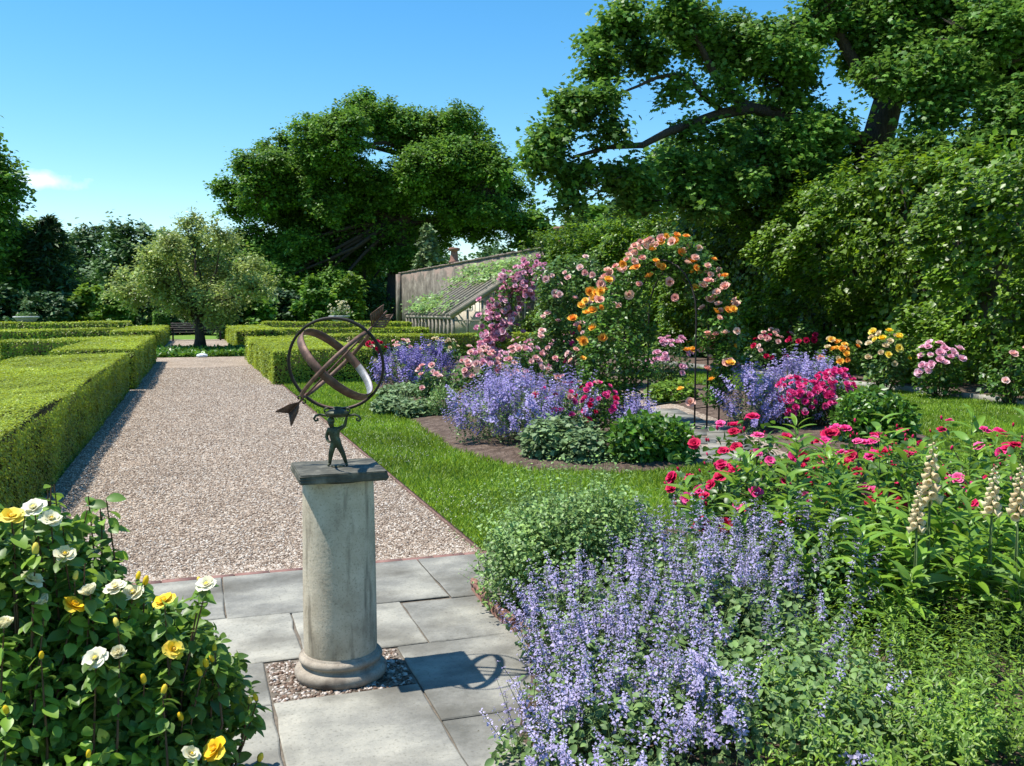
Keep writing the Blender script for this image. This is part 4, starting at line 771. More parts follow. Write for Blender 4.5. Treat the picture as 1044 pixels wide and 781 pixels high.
def mound(name, label, cat, lobes, n, leaf, mat, T=KITE, lo=.45, lump=.10, group=None, **kw):
    o, L_ = root_at(name, lobes, label, cat, group); P, O = foliage_lobes(L_, n, lo, lump=lump); b = MB(); foliage(b, T, P, O, leaf, **kw); b.build('foliage', M[mat], o)
    Q, _ = foliage_lobes(L_, 60, .5); b = MB(); b.sticks(Q * [.25, .25, 0], Q, .006, .003); b.build('stem', M['stem'], o)['kind'] = 'stuff'; return o

# island bed on the left of the arch
mound('lambs_ear', 'pale grey-green mound between the violet catmint and the dark round shrub', 'ground cover', [sp(528, 600, 474, 424), sp(570, 626, 477, 436), sp(555, 610, 455, 420)], 4200, .062, 'grey', WIDE, up=1.0)
mound('peony', 'dark green rounded shrub where the lawn meets the stone path', 'shrub', [sp(618, 675, 478, 424), sp(655, 712, 476, 427), sp(630, 690, 470, 420)], 4600, .075, 'dome', KITE, up=.6, jit=.7)
catmint('big drift of violet-blue catmint in the middle of the island bed', [sp(458, 530, 458, 388), sp(500, 575, 462, 384), sp(550, 610, 452, 384), sp(480, 560, 440, 378)], 5200, 430, .24, .035)
rose_bush('low rose bush with crimson and hot pink flowers behind the pale grey mound', [sp(540, 592, 458, 396), sp(578, 634, 452, 390)], 2000, .05, [('p_hot', ROSE_FAR, 30, .085, None), ('p_red', ROSE_FAR, 10, .08, None), ('p_pale', ROSE_FAR, 6, .09, None)])
mound('ground_cover_plant', 'flat pale green mat of leaves at the left tip of the island bed', 'ground cover', [sp(378, 425, 424, 403), sp(405, 450, 428, 408), sp(385, 440, 408, 391)], 3400, .072, 'grey', WIDE, up=1.0)
mound('tuft', 'small soft green tuft between the pale mat and the violet catmint', 'plant', [sp(436, 470, 428, 392)], 1000, .07, 'mint', SLIM, up=.2, along=1.4)
catmint('deep blue catmint clump just right of the armillary rings', [sp(388, 432, 402, 356), sp(415, 460, 398, 354)], 2000, 260, .30, .05, 'catflower_deep')
rose_bush('small leafy rose with few pale blooms between the two blue catmints', [sp(422, 470, 412, 372)], 1200, .06, [('p_pale', ROSE_FAR, 8, .11, None)], leafm='roseleaf2')
rose_bush('broad rose bush full of shell pink blooms behind the violet catmint', [sp(462, 515, 410, 356), sp(500, 562, 408, 352)], 3000, .07, [('p_pale', ROSE_FAR, 56, .13, None), ('p_pink', ROSE_FAR, 20, .12, None)])
rows = [(362, 398, 384, 347, 'rose bush seen through the rings, with sparse red and white blooms', 'p_red'), (398, 432, 375, 346, 'rose bush second from the rings in the row before the long hedge', 'p_pale'), (430, 470, 374, 345, 'rose bush left of the pink arch in the row before the long hedge', 'p_cream'), (516, 556, 380, 346, 'rose bush just right of the pink arch foot', 'p_pink'), (552, 596, 384, 340, 'rose bush under the pale climbing rose', 'p_pink')]
for x0, x1, yb, yt, lab, mt_ in rows: rose_bush(lab, [sp(x0, x1, yb, yt)], 1300, .08, [(mt_, ROSE_FAR, 16, .12, None), ('p_white', ROSE_FAR, 4, .11, None)], 'roses in the bed before the long hedge', 'roseleaf2')
catmint('little violet catmint at the foot of the orange rose arch', [sp(630, 668, 446, 410)], 700, 46, .22, .035)
# right of the arch
catmint('violet-blue catmint against the right side of the orange rose arch', [sp(738, 790, 444, 374), sp(770, 840, 438, 368), sp(800, 858, 420, 366)], 3600, 330, .26, .035)
rose_bush('compact rose bush smothered in hot pink blooms beside the dark round shrub', [sp(786, 835, 442, 386), sp(815, 878, 440, 378)], 2400, .05, [('p_hot', ROSE_FAR, 120, .095, None), ('p_pink', ROSE_FAR, 14, .09, None)])
mound('shrub', 'dark green rounded shrub right of the hot pink rose', 'shrub', [sp(846, 900, 457, 400), sp(880, 936, 455, 402), sp(855, 925, 448, 396)], 5200, .08, 'dome', KITE, up=.5, jit=.75)
rose_bush('pink rose bush seen through the opening of the orange rose arch', [sp(655, 708, 402, 345)], 2000, .06, [('p_pink', ROSE_FAR, 34, .13, None)], leafm='roseleaf2')
mound('leafy_clump', 'low bright green leafy clump under the arch opening', 'plant', [sp(656, 714, 412, 388)], 900, .09, 'brightshrub', WIDE)
for x0, x1, yb, yt, lab, bl in [(762, 812, 382, 336, 'tall loose rose with pale and red blooms behind the right-hand catmint', [('p_red', 10), ('p_pale', 14)]), (802, 842, 384, 326, 'lanky dark rose with a few red blooms before the shaded wall', [('p_red', 7)]), (828, 880, 392, 346, 'rose with orange blooms behind the hot pink rose', [('p_orange', 14), ('p_cream', 6)]),
                                (876, 928, 402, 340, 'standard rose with soft yellow blooms in the border below the climber', [('p_yellow', 9), ('p_cream', 10)]), (928, 986, 408, 352, 'rose bush with a cluster of lilac pink blooms below the climber', [('p_pink', 26)]), (998, 1062, 415, 352, 'grey leaved bush at the right edge of the border', [('p_pale', 4)])]:
    rose_bush(lab, [sp(x0, x1, yb, yt, .7)], 1500, .085, [(m_, ROSE_FAR, n, .15, None) for m_, n in bl], 'roses in the border along the wall', 'roseleaf2' if yt < 345 else 'roseleaf', low=.45)

# ------------------------------------------------------------------ rose arches
def climbing(name, label, blobs, dep, n, leaf, leafm, flowers, foot, dj=.3, slant=0., pw=2.):
    g_ = np.array([foot[0], foot[1], 0]); o = empty(name, g_, label, 'climbing rose'); P, O = [], []; w = np.array([r ** pw for _, _, r in blobs], float); cs = []
    for (x, y, r), c in zip(blobs, (n * w / w.sum()).astype(int)):
        c0 = at(x, y, dep + slant * (x - blobs[0][0]) + random.uniform(-dj, dj)); d = rdirs(c); q = RNG.uniform(.25, 1.1, c) ** .6; P.append(c0 + d * q[:, None] * r * dep / F * [1, 1.25, 1]); O.append(d); cs.append(c0)
    P = np.concatenate(P); O = np.concatenate(O); m = noise3(P, 12, 17) > -.75; P, O = P[m], O[m]
    b = MB(); foliage(b, WIDE, P - g_, O, leaf, jit=.65); b.build('foliage', M[leafm], o)
    b = MB(); cs = np.array(cs); order = np.argsort(cs[:, 2]); A = np.zeros((len(cs), 3)); B = cs - g_
    for i in range(len(cs)):
        lower = [j for j in range(len(cs)) if cs[j, 2] < cs[i, 2] - .05]; A[i] = (cs[min(lower, key=lambda j: np.linalg.norm(cs[j] - cs[i]))] - g_) if lower else [random.uniform(-.1, .1), random.uniform(-.1, .1), 0]
    b.sticks(A, B, .016, .012); k = RNG.choice(len(P), 160); j = np.argmin(np.linalg.norm(P[k][:, None] - cs[None], axis=2), 1); b.sticks(B[j], P[k] - g_, .006, .003); b.build('cane', M['cane'], o)
    for mt_, pos, s in flowers:
        pos = np.array(pos); v = nrm(EYEP - pos); copies(o, 'bloom', ROSE_FAR, [M[mt_]], pos - g_, v * .7 + [0, 0, .6] + RNG.normal(size=pos.shape) * .35, s * RNG.uniform(.75, 1.25, len(pos)))
    return o
Lf, Rt = gnd(646, 428), gnd(723, 438); ctr = (Lf + Rt) / 2; ax = nrm(Rt - Lf); dp_ = np.array([-ax[1], ax[0], 0]); half = np.linalg.norm(Rt - Lf) / 2
def arch_frame(label, ctr, ax, dp_, half, spring, rise, nb, width):
    t_ = empty('garden_arch', ctr, label, 'rose arch', 'metal arches for climbing roses')
    for k in range(nb):
        off = dp_ * (k / (nb - 1) - .5) * width
        pts = [off - ax * half, off - ax * half + [0, 0, spring * .5], off - ax * half + [0, 0, spring]] + [off - ax * half * math.cos(math.pi * i / 12) + np.array([0, 0, spring + rise * math.sin(math.pi * i / 12)]) for i in range(1, 12)] + [off + ax * half + [0, 0, spring], off + ax * half + [0, 0, spring * .5], off + ax * half]
        MB().tube(pts, .012, 6).build('hoop', M['iron'], t_, True)
    for sd in (-1, 1):
        for z in np.arange(.3, spring + .01, .32): MB().beam(sd * ax * half - dp_ * width / 2 + [0, 0, z], sd * ax * half + dp_ * width / 2 + [0, 0, z], .012, .012).build('cross_bar', M['iron'], t_)
    for i in range(1, 12, 2):
        p = -ax * half * math.cos(math.pi * i / 12) + np.array([0, 0, spring + rise * math.sin(math.pi * i / 12)]); MB().beam(p - dp_ * width / 2, p + dp_ * width / 2, .012, .012).build('cross_bar', M['iron'], t_)
    return t_
arch_frame('dark iron arch carrying the orange climbing rose', ctr, ax, dp_, half * .94, 1.55, .74, 3, .5)
D1 = depth(ctr)
ob = [(606, 398, 18), (618, 372, 26), (632, 345, 30), (606, 350, 16), (612, 325, 20), (626, 302, 20), (640, 285, 20), (655, 268, 18), (672, 258, 16), (690, 254, 16), (706, 266, 17), (720, 285, 15), (731, 304, 13), (736, 328, 13), (738, 318, 13), (742, 345, 13), (715, 275, 15), (727, 292, 14), (740, 362, 12), (733, 392, 12), (700, 258, 15), (730, 352, 12), (735, 378, 11), (728, 404, 10), (645, 315, 18), (648, 370, 18), (640, 400, 14), (668, 275, 12), (690, 275, 12), (708, 300, 10), (722, 320, 12), (716, 345, 9), (600, 375, 12), (662, 340, 9), (664, 380, 9), (622, 420, 14)]
def zp(L_, k=3.55, x0=570, y0=230, d=None): return [at(x0 + x / k, y0 + y / k, (d or D1) - random.uniform(.35, .75)) for x, y in L_]
orange = zp([(387, 40), (425, 38), (335, 90), (375, 150), (362, 146), (280, 152), (232, 138), (440, 100), (470, 115), (485, 170), (510, 175), (150, 240), (160, 235), (135, 245), (95, 275), (120, 310), (150, 298), (100, 320), (80, 290), (50, 340), (68, 372), (123, 373), (158, 408), (85, 420), (85, 483), (620, 290), (575, 297), (630, 437), (465, 455), (485, 450), (440, 595), (350, 130), (110, 240), (330, 185), (75, 415), (130, 262), (605, 285), (176, 200), (270, 158)])
peach = zp([(320, 60), (290, 85), (265, 100), (250, 110), (300, 120), (270, 130), (215, 165), (175, 165), (165, 185), (235, 160), (150, 215), (145, 270), (190, 195), (290, 215), (355, 70), (400, 205), (420, 262), (545, 270), (520, 300), (45, 490), (60, 450), (535, 520), (550, 435), (545, 480), (640, 505), (600, 525), (475, 640), (515, 455), (330, 55), (310, 75), (280, 95), (245, 125), (205, 150), (185, 175), (155, 195), (275, 75), (340, 75), (120, 270), (295, 60), (258, 90), (370, 50), (450, 95), (600, 600), (560, 540)])
for _ in range(46):
    x, y, r = random.choice([q for q in ob if q[0] > 640 and q[1] < 330] + [q for q in ob if q[0] > 700]); (peach if random.random() < .62 else orange).append(at(x + random.uniform(-1, 1) * r, y - random.uniform(.1, 1) * r * .9, D1 + .45 - .0095 * (x - 606) - random.uniform(.1, .35)))
climbing('climbing_rose', 'climbing rose with orange and apricot blooms over the nearer iron arch', ob, D1 + .45, 12500, .060, 'roseleaf', [('p_orange', orange, .12), ('p_peach', peach, .115)], Lf, .16, -.0095, 1.5)
# the pink arch and the pale climber behind it
dpk = 20.6; fp = gnd(502, 388); rp_ = gnd(566, 388); ax2 = nrm(rp_ - fp); arch_frame('iron arch hidden in pink roses near the greenhouse', (fp + rp_) / 2, ax2, np.array([-ax2[1], ax2[0], 0]), np.linalg.norm(rp_ - fp) / 2, 1.6, .85, 3, .5)
pb = [(496, 352, 11), (500, 340, 13), (505, 325, 13), (510, 312, 13), (517, 301, 13), (526, 291, 13), (536, 282, 12), (547, 275, 10), (512, 338, 10), (520, 318, 9), (503, 362, 12), (534, 296, 9)]
pk = [at(x + RNG.normal() * r * .62, y + RNG.normal() * r * .62, dpk - random.uniform(.1, .6)) for x, y, r in pb for _ in range(22)]
climbing('climbing_rose', 'climbing rose solid with lilac pink blooms over the farther arch by the greenhouse', pb, dpk, 2200, .085, 'roseleaf', [('p_pink', pk, .135)], fp)
wb = [(560, 283, 15), (578, 274, 16), (598, 276, 18), (612, 290, 18), (566, 305, 18), (590, 300, 22), (612, 318, 18), (560, 330, 16), (585, 330, 22), (606, 345, 20), (562, 356, 16), (585, 362, 20), (550, 345, 10), (574, 385, 16), (600, 372, 14), (545, 372, 12)]
pw = [at(x + RNG.normal() * r * .6, y + RNG.normal() * r * .6, 18.7 - random.uniform(.2, .7)) for x, y, r in wb for _ in range(3)]
pc = [at(585 + RNG.normal() * 6, 372 + RNG.normal() * 16, 18.4) for _ in range(14)]
climbing('climbing_rose', 'tall shrubby climbing rose with pale pink blooms between the two arches', wb, 18.8, 7000, .085, 'roseleaf2', [('p_pale', pw, .13), ('p_hot', pc, .10)], gnd(582, 396))

# ------------------------------------------------------------------ the sundial
SX, SY, SZ = .57, 3.91, .012
sd = empty('sundial', (SX, SY, SZ), 'bronze armillary sundial held up by a small figure on a round stone pedestal', 'sundial')
MB().lathe([(.155, .118), (.1575, .135), (.157, .30), (.1555, .50), (.153, .70), (.150, .872)], 64).build('column', M['stone'], sd, True)
prof = [(.0, 0), (.183, 0)] + [(.172 + .027 * math.cos(a), .030 + .030 * math.sin(a)) for a in np.linspace(-1.35, 1.5, 11)] + [(.172, .062), (.166, .068), (.163, .074)] + [(.160 + .020 * math.cos(a), .092 + .018 * math.sin(a)) for a in np.linspace(-1.3, 1.4, 9)] + [(.161, .112), (.1595, .119), (.15, .119)]
MB().lathe(prof, 64).build('base_moulding', M['mould'], sd, True)
bm = bmesh.new(); bmesh.ops.create_cube(bm, size=1)
for v in bm.verts: v.co = Vector((v.co.x * .362, v.co.y * .362, v.co.z * .040 + .900))
bmesh.ops.subdivide_edges(bm, edges=bm.edges[:], cuts=6, use_grid_fill=True)
for v in bm.verts: v.co += Vector((random.uniform(-1, 1), random.uniform(-1, 1), random.uniform(-1, 1))) * .0011
bmesh.ops.bevel(bm, geom=[e for e in bm.edges if e.calc_face_angle(0) > .9], offset=.004, segments=2, affect='EDGES')
me = bpy.data.meshes.new('cap_slab'); bm.to_mesh(me); bm.free(); me.materials.append(M['slate']); o = bpy.data.objects.new('cap_slab', me); COL.objects.link(o); o.parent = sd
ST = .921   # slab top
# figure: one skinned body, legs apart, one hand on the hip, the other raised to the bracket
rv = np.array([_r[0], _r[1], 0]); fw = np.array([-rv[1], rv[0], 0])   # picture right, and away from the eye
def fig(x, y, z): return rv * (x * .0042) + fw * y + np.array([0, 0, ST + z * .0042]) + np.array([0, 0, .0])
J = {'pel': (-2, 0, 24), 'bel': (-3, .002, 29), 'che': (-4, .0, 35.5), 'nec': (-5.2, -.002, 40), 'hd0': (-6.2, -.006, 43), 'hd1': (-6.6, -.007, 46.5),
     'hl': (-4.6, 0, 22), 'kl': (-7, -.006, 12), 'al': (-8.6, .004, 2), 'tl': (-9.8, -.012, .9), 'hr': (1, 0, 22), 'kr': (5.6, .002, 12), 'ar': (8.4, .008, 2), 'tr': (9.6, -.008, .9),
     'sl': (-9, 0, 37.5), 'el': (-11.6, .004, 30), 'wl': (-8.8, -.010, 25.5), 'fl': (-6.6, -.014, 25), 'sr': (1, 0, 38), 'er': (7.6, .002, 41.5), 'wr': (9.2, .0, 48.5), 'fr': (9.6, 0, 51.5)}
RAD = {'pel': 4.6, 'bel': 4.4, 'che': 5.3, 'nec': 2.1, 'hd0': 3.2, 'hd1': 3.5, 'hl': 3.7, 'kl': 2.7, 'al': 1.7, 'tl': 1.2, 'hr': 3.7, 'kr': 2.7, 'ar': 1.7, 'tr': 1.2, 'sl': 2.6, 'el': 1.9, 'wl': 1.4, 'fl': 1.3, 'sr': 2.6, 'er': 2.0, 'wr': 1.5, 'fr': 1.5}
E_ = 'pel-bel bel-che che-nec nec-hd0 hd0-hd1 pel-hl hl-kl kl-al al-tl pel-hr hr-kr kr-ar ar-tr che-sl sl-el el-wl wl-fl che-sr sr-er er-wr wr-fr'.split()
nm = list(J); me = bpy.data.meshes.new('figure_skeleton'); me.from_pydata([tuple(fig(*J[k])) for k in nm], [tuple(nm.index(q) for q in e.split('-')) for e in E_], [])
tmp = bpy.data.objects.new('figure', me); COL.objects.link(tmp); md = tmp.modifiers.new('skin', 'SKIN'); md.use_smooth_shade = True
for i, k in enumerate(nm): me.skin_vertices[0].data[i].radius = (RAD[k] * .0042 * .98,) * 2
me.skin_vertices[0].data[0].use_root = True; tmp.modifiers.new('sub', 'SUBSURF').render_levels = 2; tmp.modifiers['sub'].levels = 2
dg = bpy.context.evaluated_depsgraph_get(); m2 = bpy.data.meshes.new_from_object(tmp.evaluated_get(dg)); bpy.data.objects.remove(tmp)
m2.materials.clear(); m2.materials.append(M['bronze']); o = bpy.data.objects.new('figure', m2); COL.objects.link(o); o.parent = sd
hh = MB(); hp = fig(-6.4, -.003, 46); t_ = ball(.0165, (0, 0, 0), 10, 7, 1.05); hh.add(t_.V + hp + fw * .003 + [0, 0, .003], t_.F[0][0]); hh.build('hair', M['bronze'], o, True)
MB().lathe([(0, 0), (.030, 0), (.028, .004), (0, .006)], 24, 0, (0, 0, ST)).build('foot_plate', M['bronze'], sd, True)
# bracket with two scrolls
bz = ST + .213
MB().lathe([(0, -.004), (.030, 0), (.050, .012), (.052, .020), (.040, .026), (.034, .030), (.018, .034), (.016, .043), (0, .045)], 28, 0, (0, 0, bz)).build('bracket_cup', M['bronze'], sd, True)
for s in (-1, 1):
    p = [rv * s * x + np.array([0, 0, bz + z]) for x, z in [(.02, .004), (.05, .006), (.075, .010), (.092, .004), (.100, -.008), (.094, -.018), (.083, -.015), (.084, -.006)]]
    MB().tube(p, np.linspace(.0058, .0045, len(p)), 8).build('scroll', M['bronze'], sd, True)
    p = [rv * s * x + np.array([0, 0, bz + z]) for x, z in [(.045, .012), (.055, .024), (.052, .036), (.043, .038), (.040, .032)]]
    MB().tube(p, .0042, 6).build('scroll', M['bronze'], sd, True)
RC = np.array([-.002, .0, 1.372 - SZ]); RR = .207
vw = nrm(EYEP - (RC + np.array([SX, SY, SZ]))); up_ = nrm(np.cross(rv, -vw)); up_ = up_ if up_[2] > 0 else -up_
AX = nrm(math.cos(R(13)) * (math.cos(R(46)) * rv + math.sin(R(46)) * up_) + math.sin(R(13)) * vw); NV = nrm(vw - AX * (vw @ AX)); NV = nrm(NV + .05 * np.cross(AX, NV))
def band(c, n, r, w, th, seg=96):
    """flat strap bent to a circle: radius r, width w along n, thickness th"""
    n = nrm(n); u = nrm(np.cross(n, [.3, .2, .9])); v = np.cross(n, u); a = np.arange(seg) * 2 * math.pi / seg; d = np.cos(a)[:, None] * u + np.sin(a)[:, None] * v
    V = np.concatenate([c + d * rr + n * k for rr, k in ((r - th, -w / 2), (r, -w / 2), (r, w / 2), (r - th, w / 2))]); Fo, Fi = [], []
    for i in range(seg):
        j = (i + 1) % seg
        for k in range(4): (Fi if k == 3 else Fo).append((k * seg + i, k * seg + j, ((k + 1) % 4) * seg + j, ((k + 1) % 4) * seg + i))
    return MB().add(V, Fo, 0).add(np.zeros((0, 3)), np.array(Fi) - 4 * seg, 1)
band(RC, NV, RR, .013, .011).build('meridian_ring', [M['iron'], M['rust']], sd)
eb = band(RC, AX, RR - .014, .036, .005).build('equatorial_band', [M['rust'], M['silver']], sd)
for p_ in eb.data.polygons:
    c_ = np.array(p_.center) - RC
    if p_.material_index == 1 and not (c_ @ rv > .06 and c_ @ up_ < .02): p_.material_index = 0  # paler grey only on the lower right of the inner face
pn = nrm(np.cross(AX, NV)); pn = nrm(pn + .17 * NV); band(RC, pn, RR - .007, .017, .005).build('polar_band', [M['rust'], M['rust']], sd)
b = MB(); b.tube([RC - AX * .30, RC, RC + AX * .325], .0042, 8); ar = b.build('arrow', M['rust'], sd, True)
q1 = nrm(np.cross(AX, vw)); q1 = q1 if q1 @ rv > 0 else -q1
for sgn in (-1, 1):   # feathered tail at the top right and feathered point at the lower left
    w1 = nrm(q1 * sgn * .8 + vw * .45)
    for k, (t0, dirn, ln) in enumerate([(.232, 1, .046), (-.245, -1, .052)]):
        b = MB()
        wn = np.cross(AX, w1)
        for i in range(6):
            a = RC + AX * (t0 + dirn * i * .0125); e = a + w1 * ln * (1 - .06 * i if dirn > 0 else .55 + .09 * i) + AX * dirn * .036; V = [p + AX * q * .0054 + wn * z * .0013 for p in (a, e) for q, z in ((-1, -1), (1, -1), (1, 1), (-1, 1))]
            b.add(V, [(0, 3, 2, 1), (4, 5, 6, 7), (0, 1, 5, 4), (1, 2, 6, 5), (2, 3, 7, 6), (3, 0, 4, 7)])
        b.beam(RC + AX * (t0 + dirn * .036) + w1 * ln * (.97 if dirn > 0 else .56), RC + AX * (t0 + dirn * .0985) + w1 * ln * (.72 if dirn > 0 else .98), .004, .004)
        b.build('feather', M['rust'], ar)
for s in (-1, 1):
    p = [RC - AX * .222 + q1 * s * x - AX * y for x, y in [(0, 0), (.012, -.006), (.020, .0), (.018, .010), (.010, .010)]]; MB().tube(p, .0035, 6).build('scroll', M['iron'], ar, True)

# ------------------------------------------------------------------ terracotta edging, front border
et = MB()
et.box(-.115, .115, -.014, .014, -.05, .066)
th = np.linspace(-.115, .115, 25); ring = []
for i, x in enumerate(th):
    for j in range(14):
        a = j * 2 * math.pi / 14; r_ = .021 * (1 + .16 * math.sin(3 * a + x * 95)); ring.append((x, r_ * math.cos(a),   .074 + r_ * math.sin(a)))
et.add(ring, [(i * 14 + j, (i + 1) * 14 + j, (i + 1) * 14 + (j + 1) % 14, i * 14 + (j + 1) % 14) for i in range(24) for j in range(14)]); et.add(ring[:14], [tuple(range(14))]); et.add(ring[-14:], [tuple(range(13, -1, -1))])
emesh = et.mesh('edging_tile', M['terra']); pth = [(1.45, 4.72), (1.44, 4.48), (1.45, 4.24), (1.47, 4.0), (1.36, 3.79), (1.25, 3.58), (1.15, 3.36)]
el = ['rope topped terracotta edging tile at the corner nearest the gravel', 'second rope topped terracotta tile from the gravel corner', 'third rope topped terracotta tile from the gravel corner', 'rope topped terracotta tile where the green shrub meets the front catmint', 'terracotta edging tile under the back of the front catmint', 'terracotta edging tile half buried in the front catmint', 'terracotta edging tile at the foot of the front catmint beside the paving']
for (x, y), lab, i in zip(pth, el, range(4)):
    o = bpy.data.objects.new('edging_tile', emesh); COL.objects.link(o); o.location = (x, y, 0); nx = pth[min(i + 1, 6)]; pv = pth[max(i - 1, 0)]
    o.rotation_euler = (random.uniform(-.06, .06), random.uniform(-.03, .03), math.atan2(nx[1] - pv[1], nx[0] - pv[0])); tag(o, lab, 'edging tile', 'rope topped terracotta edging tiles')

def shoots(root, name, starts, ends, nl, leaf, T, mat, rad=.0022, stem='stem', bend=.15, spread=.02, up=.5):
    """leafy upright stems: leaves set alternately up each stem"""
    S0, S1 = np.asarray(starts), np.asarray(ends); n = len(S0); t = np.linspace(.22, 1, nl)[None, :, None]; mid = (S0 + S1) / 2 + RNG.normal(size=S0.shape) * bend * np.linalg.norm(S1 - S0, axis=1, keepdims=True) * .5
    P = (1 - t) ** 2 * S0[:, None] + 2 * t * (1 - t) * mid[:, None] + t ** 2 * S1[:, None]; ax_ = nrm(S1 - S0); a = np.tile(np.arange(nl) * 2.4, (n, 1)) + RNG.uniform(0, 6, (n, 1))
    u = nrm(np.cross(ax_, rdirs(n))); v = np.cross(ax_, u); O = np.cos(a)[..., None] * u[:, None] + np.sin(a)[..., None] * v[:, None]; X = nrm(O + ax_[:, None] * up + RNG.normal(size=O.shape) * .2).reshape(-1, 3)
    Z = nrm(np.repeat(ax_, nl, 0) + [0, 0, .4] + RNG.normal(size=X.shape) * .25); b = MB(); b.inst(T, P.reshape(-1, 3) + RNG.normal(size=X.shape) * spread * .1, X, Z, leaf * RNG.uniform(.6, 1.2, len(X)) * (1.1 - .45 * np.tile(np.linspace(0, 1, nl), n)))
    b.build(name, M[mat], root); b = MB(); q = [(1 - s) ** 2 * S0 + 2 * s * (1 - s) * mid + s ** 2 * S1 for s in (0, .33, .66, 1)]
    for i in range(3): b.sticks(q[i], q[i + 1], rad * (1 - .25 * i), rad * (.75 - .25 * i))
    b.build(stem, M['stem'], root)
# bushy pale mint-like shrub at the path corner
lob = [sp(484, 600, 640, 520), sp(520, 660, 650, 494), sp(590, 690, 640, 500), sp(500, 640, 612, 500)]
o = mound('leafy_shrub', 'bushy shrub with many small pale green leaves behind the terracotta edging', 'shrub', lob, 15500, .026, 'mint', OVAL, lo=.4, lump=.2, jit=.8)
c = np.array(o.location); P, O = foliage_lobes([(l[0] - c[0], l[1] - c[1], *l[2:]) for l in lob], 520, .85, zmin=.1, lump=.2); shoots(o, 'shoot', P * [.4, .4, .1], P * 1.0 + O * .15 + [0, 0, .10], 15, .028, OVAL, 'mint', .0022)
# front catmint
lob = [(1.62, 3.05, .50, .42, .40), (1.72, 3.62, .42, .40, .46), (2.15, 3.35, .50, .45, .52), (2.30, 3.85, .55, .45, .58), (2.75, 3.75, .45, .42, .60), (1.30, 2.72, .30, .32, .32), (1.09, 2.82, .16, .2, .22), (1.50, 3.2, .22, .3, .36), (2.0, 2.75, .5, .4, .44)]
catmint('large drift of pale violet catmint in front spilling over the paving', lob, 18000, 1150, .16, .030, 'catflower', True, fade=True)
# feathery plant bottom right
lob = [(2.45, 2.75, .5, .5, .36), (2.95, 2.7, .6, .5, .36), (2.9, 3.2, .5, .4, .34), (3.5, 2.9, .6, .5, .36), (2.25, 2.3, .45, .4, .34), (3.45, 3.35, .5, .4, .30), (2.7, 2.25, .5, .4, .36), (2.1, 2.55, .4, .35, .34)]
o, L_ = root_at('feathery_plant', lob, 'mass of fine leafy green stems at the bottom right in front of the roses', 'plant'); P, O = foliage_lobes(L_, 760, .7, zmin=.1); A = P * [.75, .75, 0]; shoots(o, 'foliage', A, P + O * .05 + [-.06, 0, .03], 22, .040, leaf_grid(lambda u: .15 * math.sin(math.pi * min(1, u * .93 + .05)) ** .8 + .005, .2, .3, 3), 'fern', .0018)
n = 9; A = np.stack([RNG.uniform(-.9, .9, n), RNG.uniform(-.5, .4, n), RNG.uniform(.2, .4, n)], 1); B = A + np.stack([RNG.uniform(-.35, -.1, n), RNG.uniform(-.1, .1, n), RNG.uniform(.15, .3, n)], 1)
for a_, e_ in zip(A, B): MB().sticks([a_], [e_], .0016, .0011).build('dry_stalk', M['stem'], o)
# red roses behind
reds = [('red rose bush leaning toward the lawn at the left end of the front roses', [(3.3, 4.9, .55, .5, .88), (3.0, 4.5, .36, .35, .74)], 22, 10), ('red rose bush in the middle of the front roses, behind the tallest lance leaved stem', [(4.25, 4.95, .6, .55, .80), (3.9, 4.35, .45, .4, .80)], 26, 10), ('red rose bush at the right edge of the front roses', [(5.2, 4.9, .65, .6, .82), (4.9, 4.2, .6, .5, .84)], 34, 12)]
for lab, lb, n1, n2 in reds:
    o = rose_bush(lab, lb, 3000, .05, [('p_red', ROSE_OPEN, n1 + 6, .072, None), ('p_hot', ROSE_OPEN, n2 + 5, .072, None)], 'front red roses', 'roseleaf', 44, OVAL, low=.1)
    c = np.array(o.location); P, O = foliage_lobes([(l[0] - c[0], l[1] - c[1], *l[2:]) for l in lb], 46, .95, zmin=.4, lump=.2); copies(o, 'bud', [BUD], [M['p_red'], M['redstem']], P + O * .03, O + [0, 0, 1.2], .035 * RNG.uniform(.8, 1.3, len(P)))
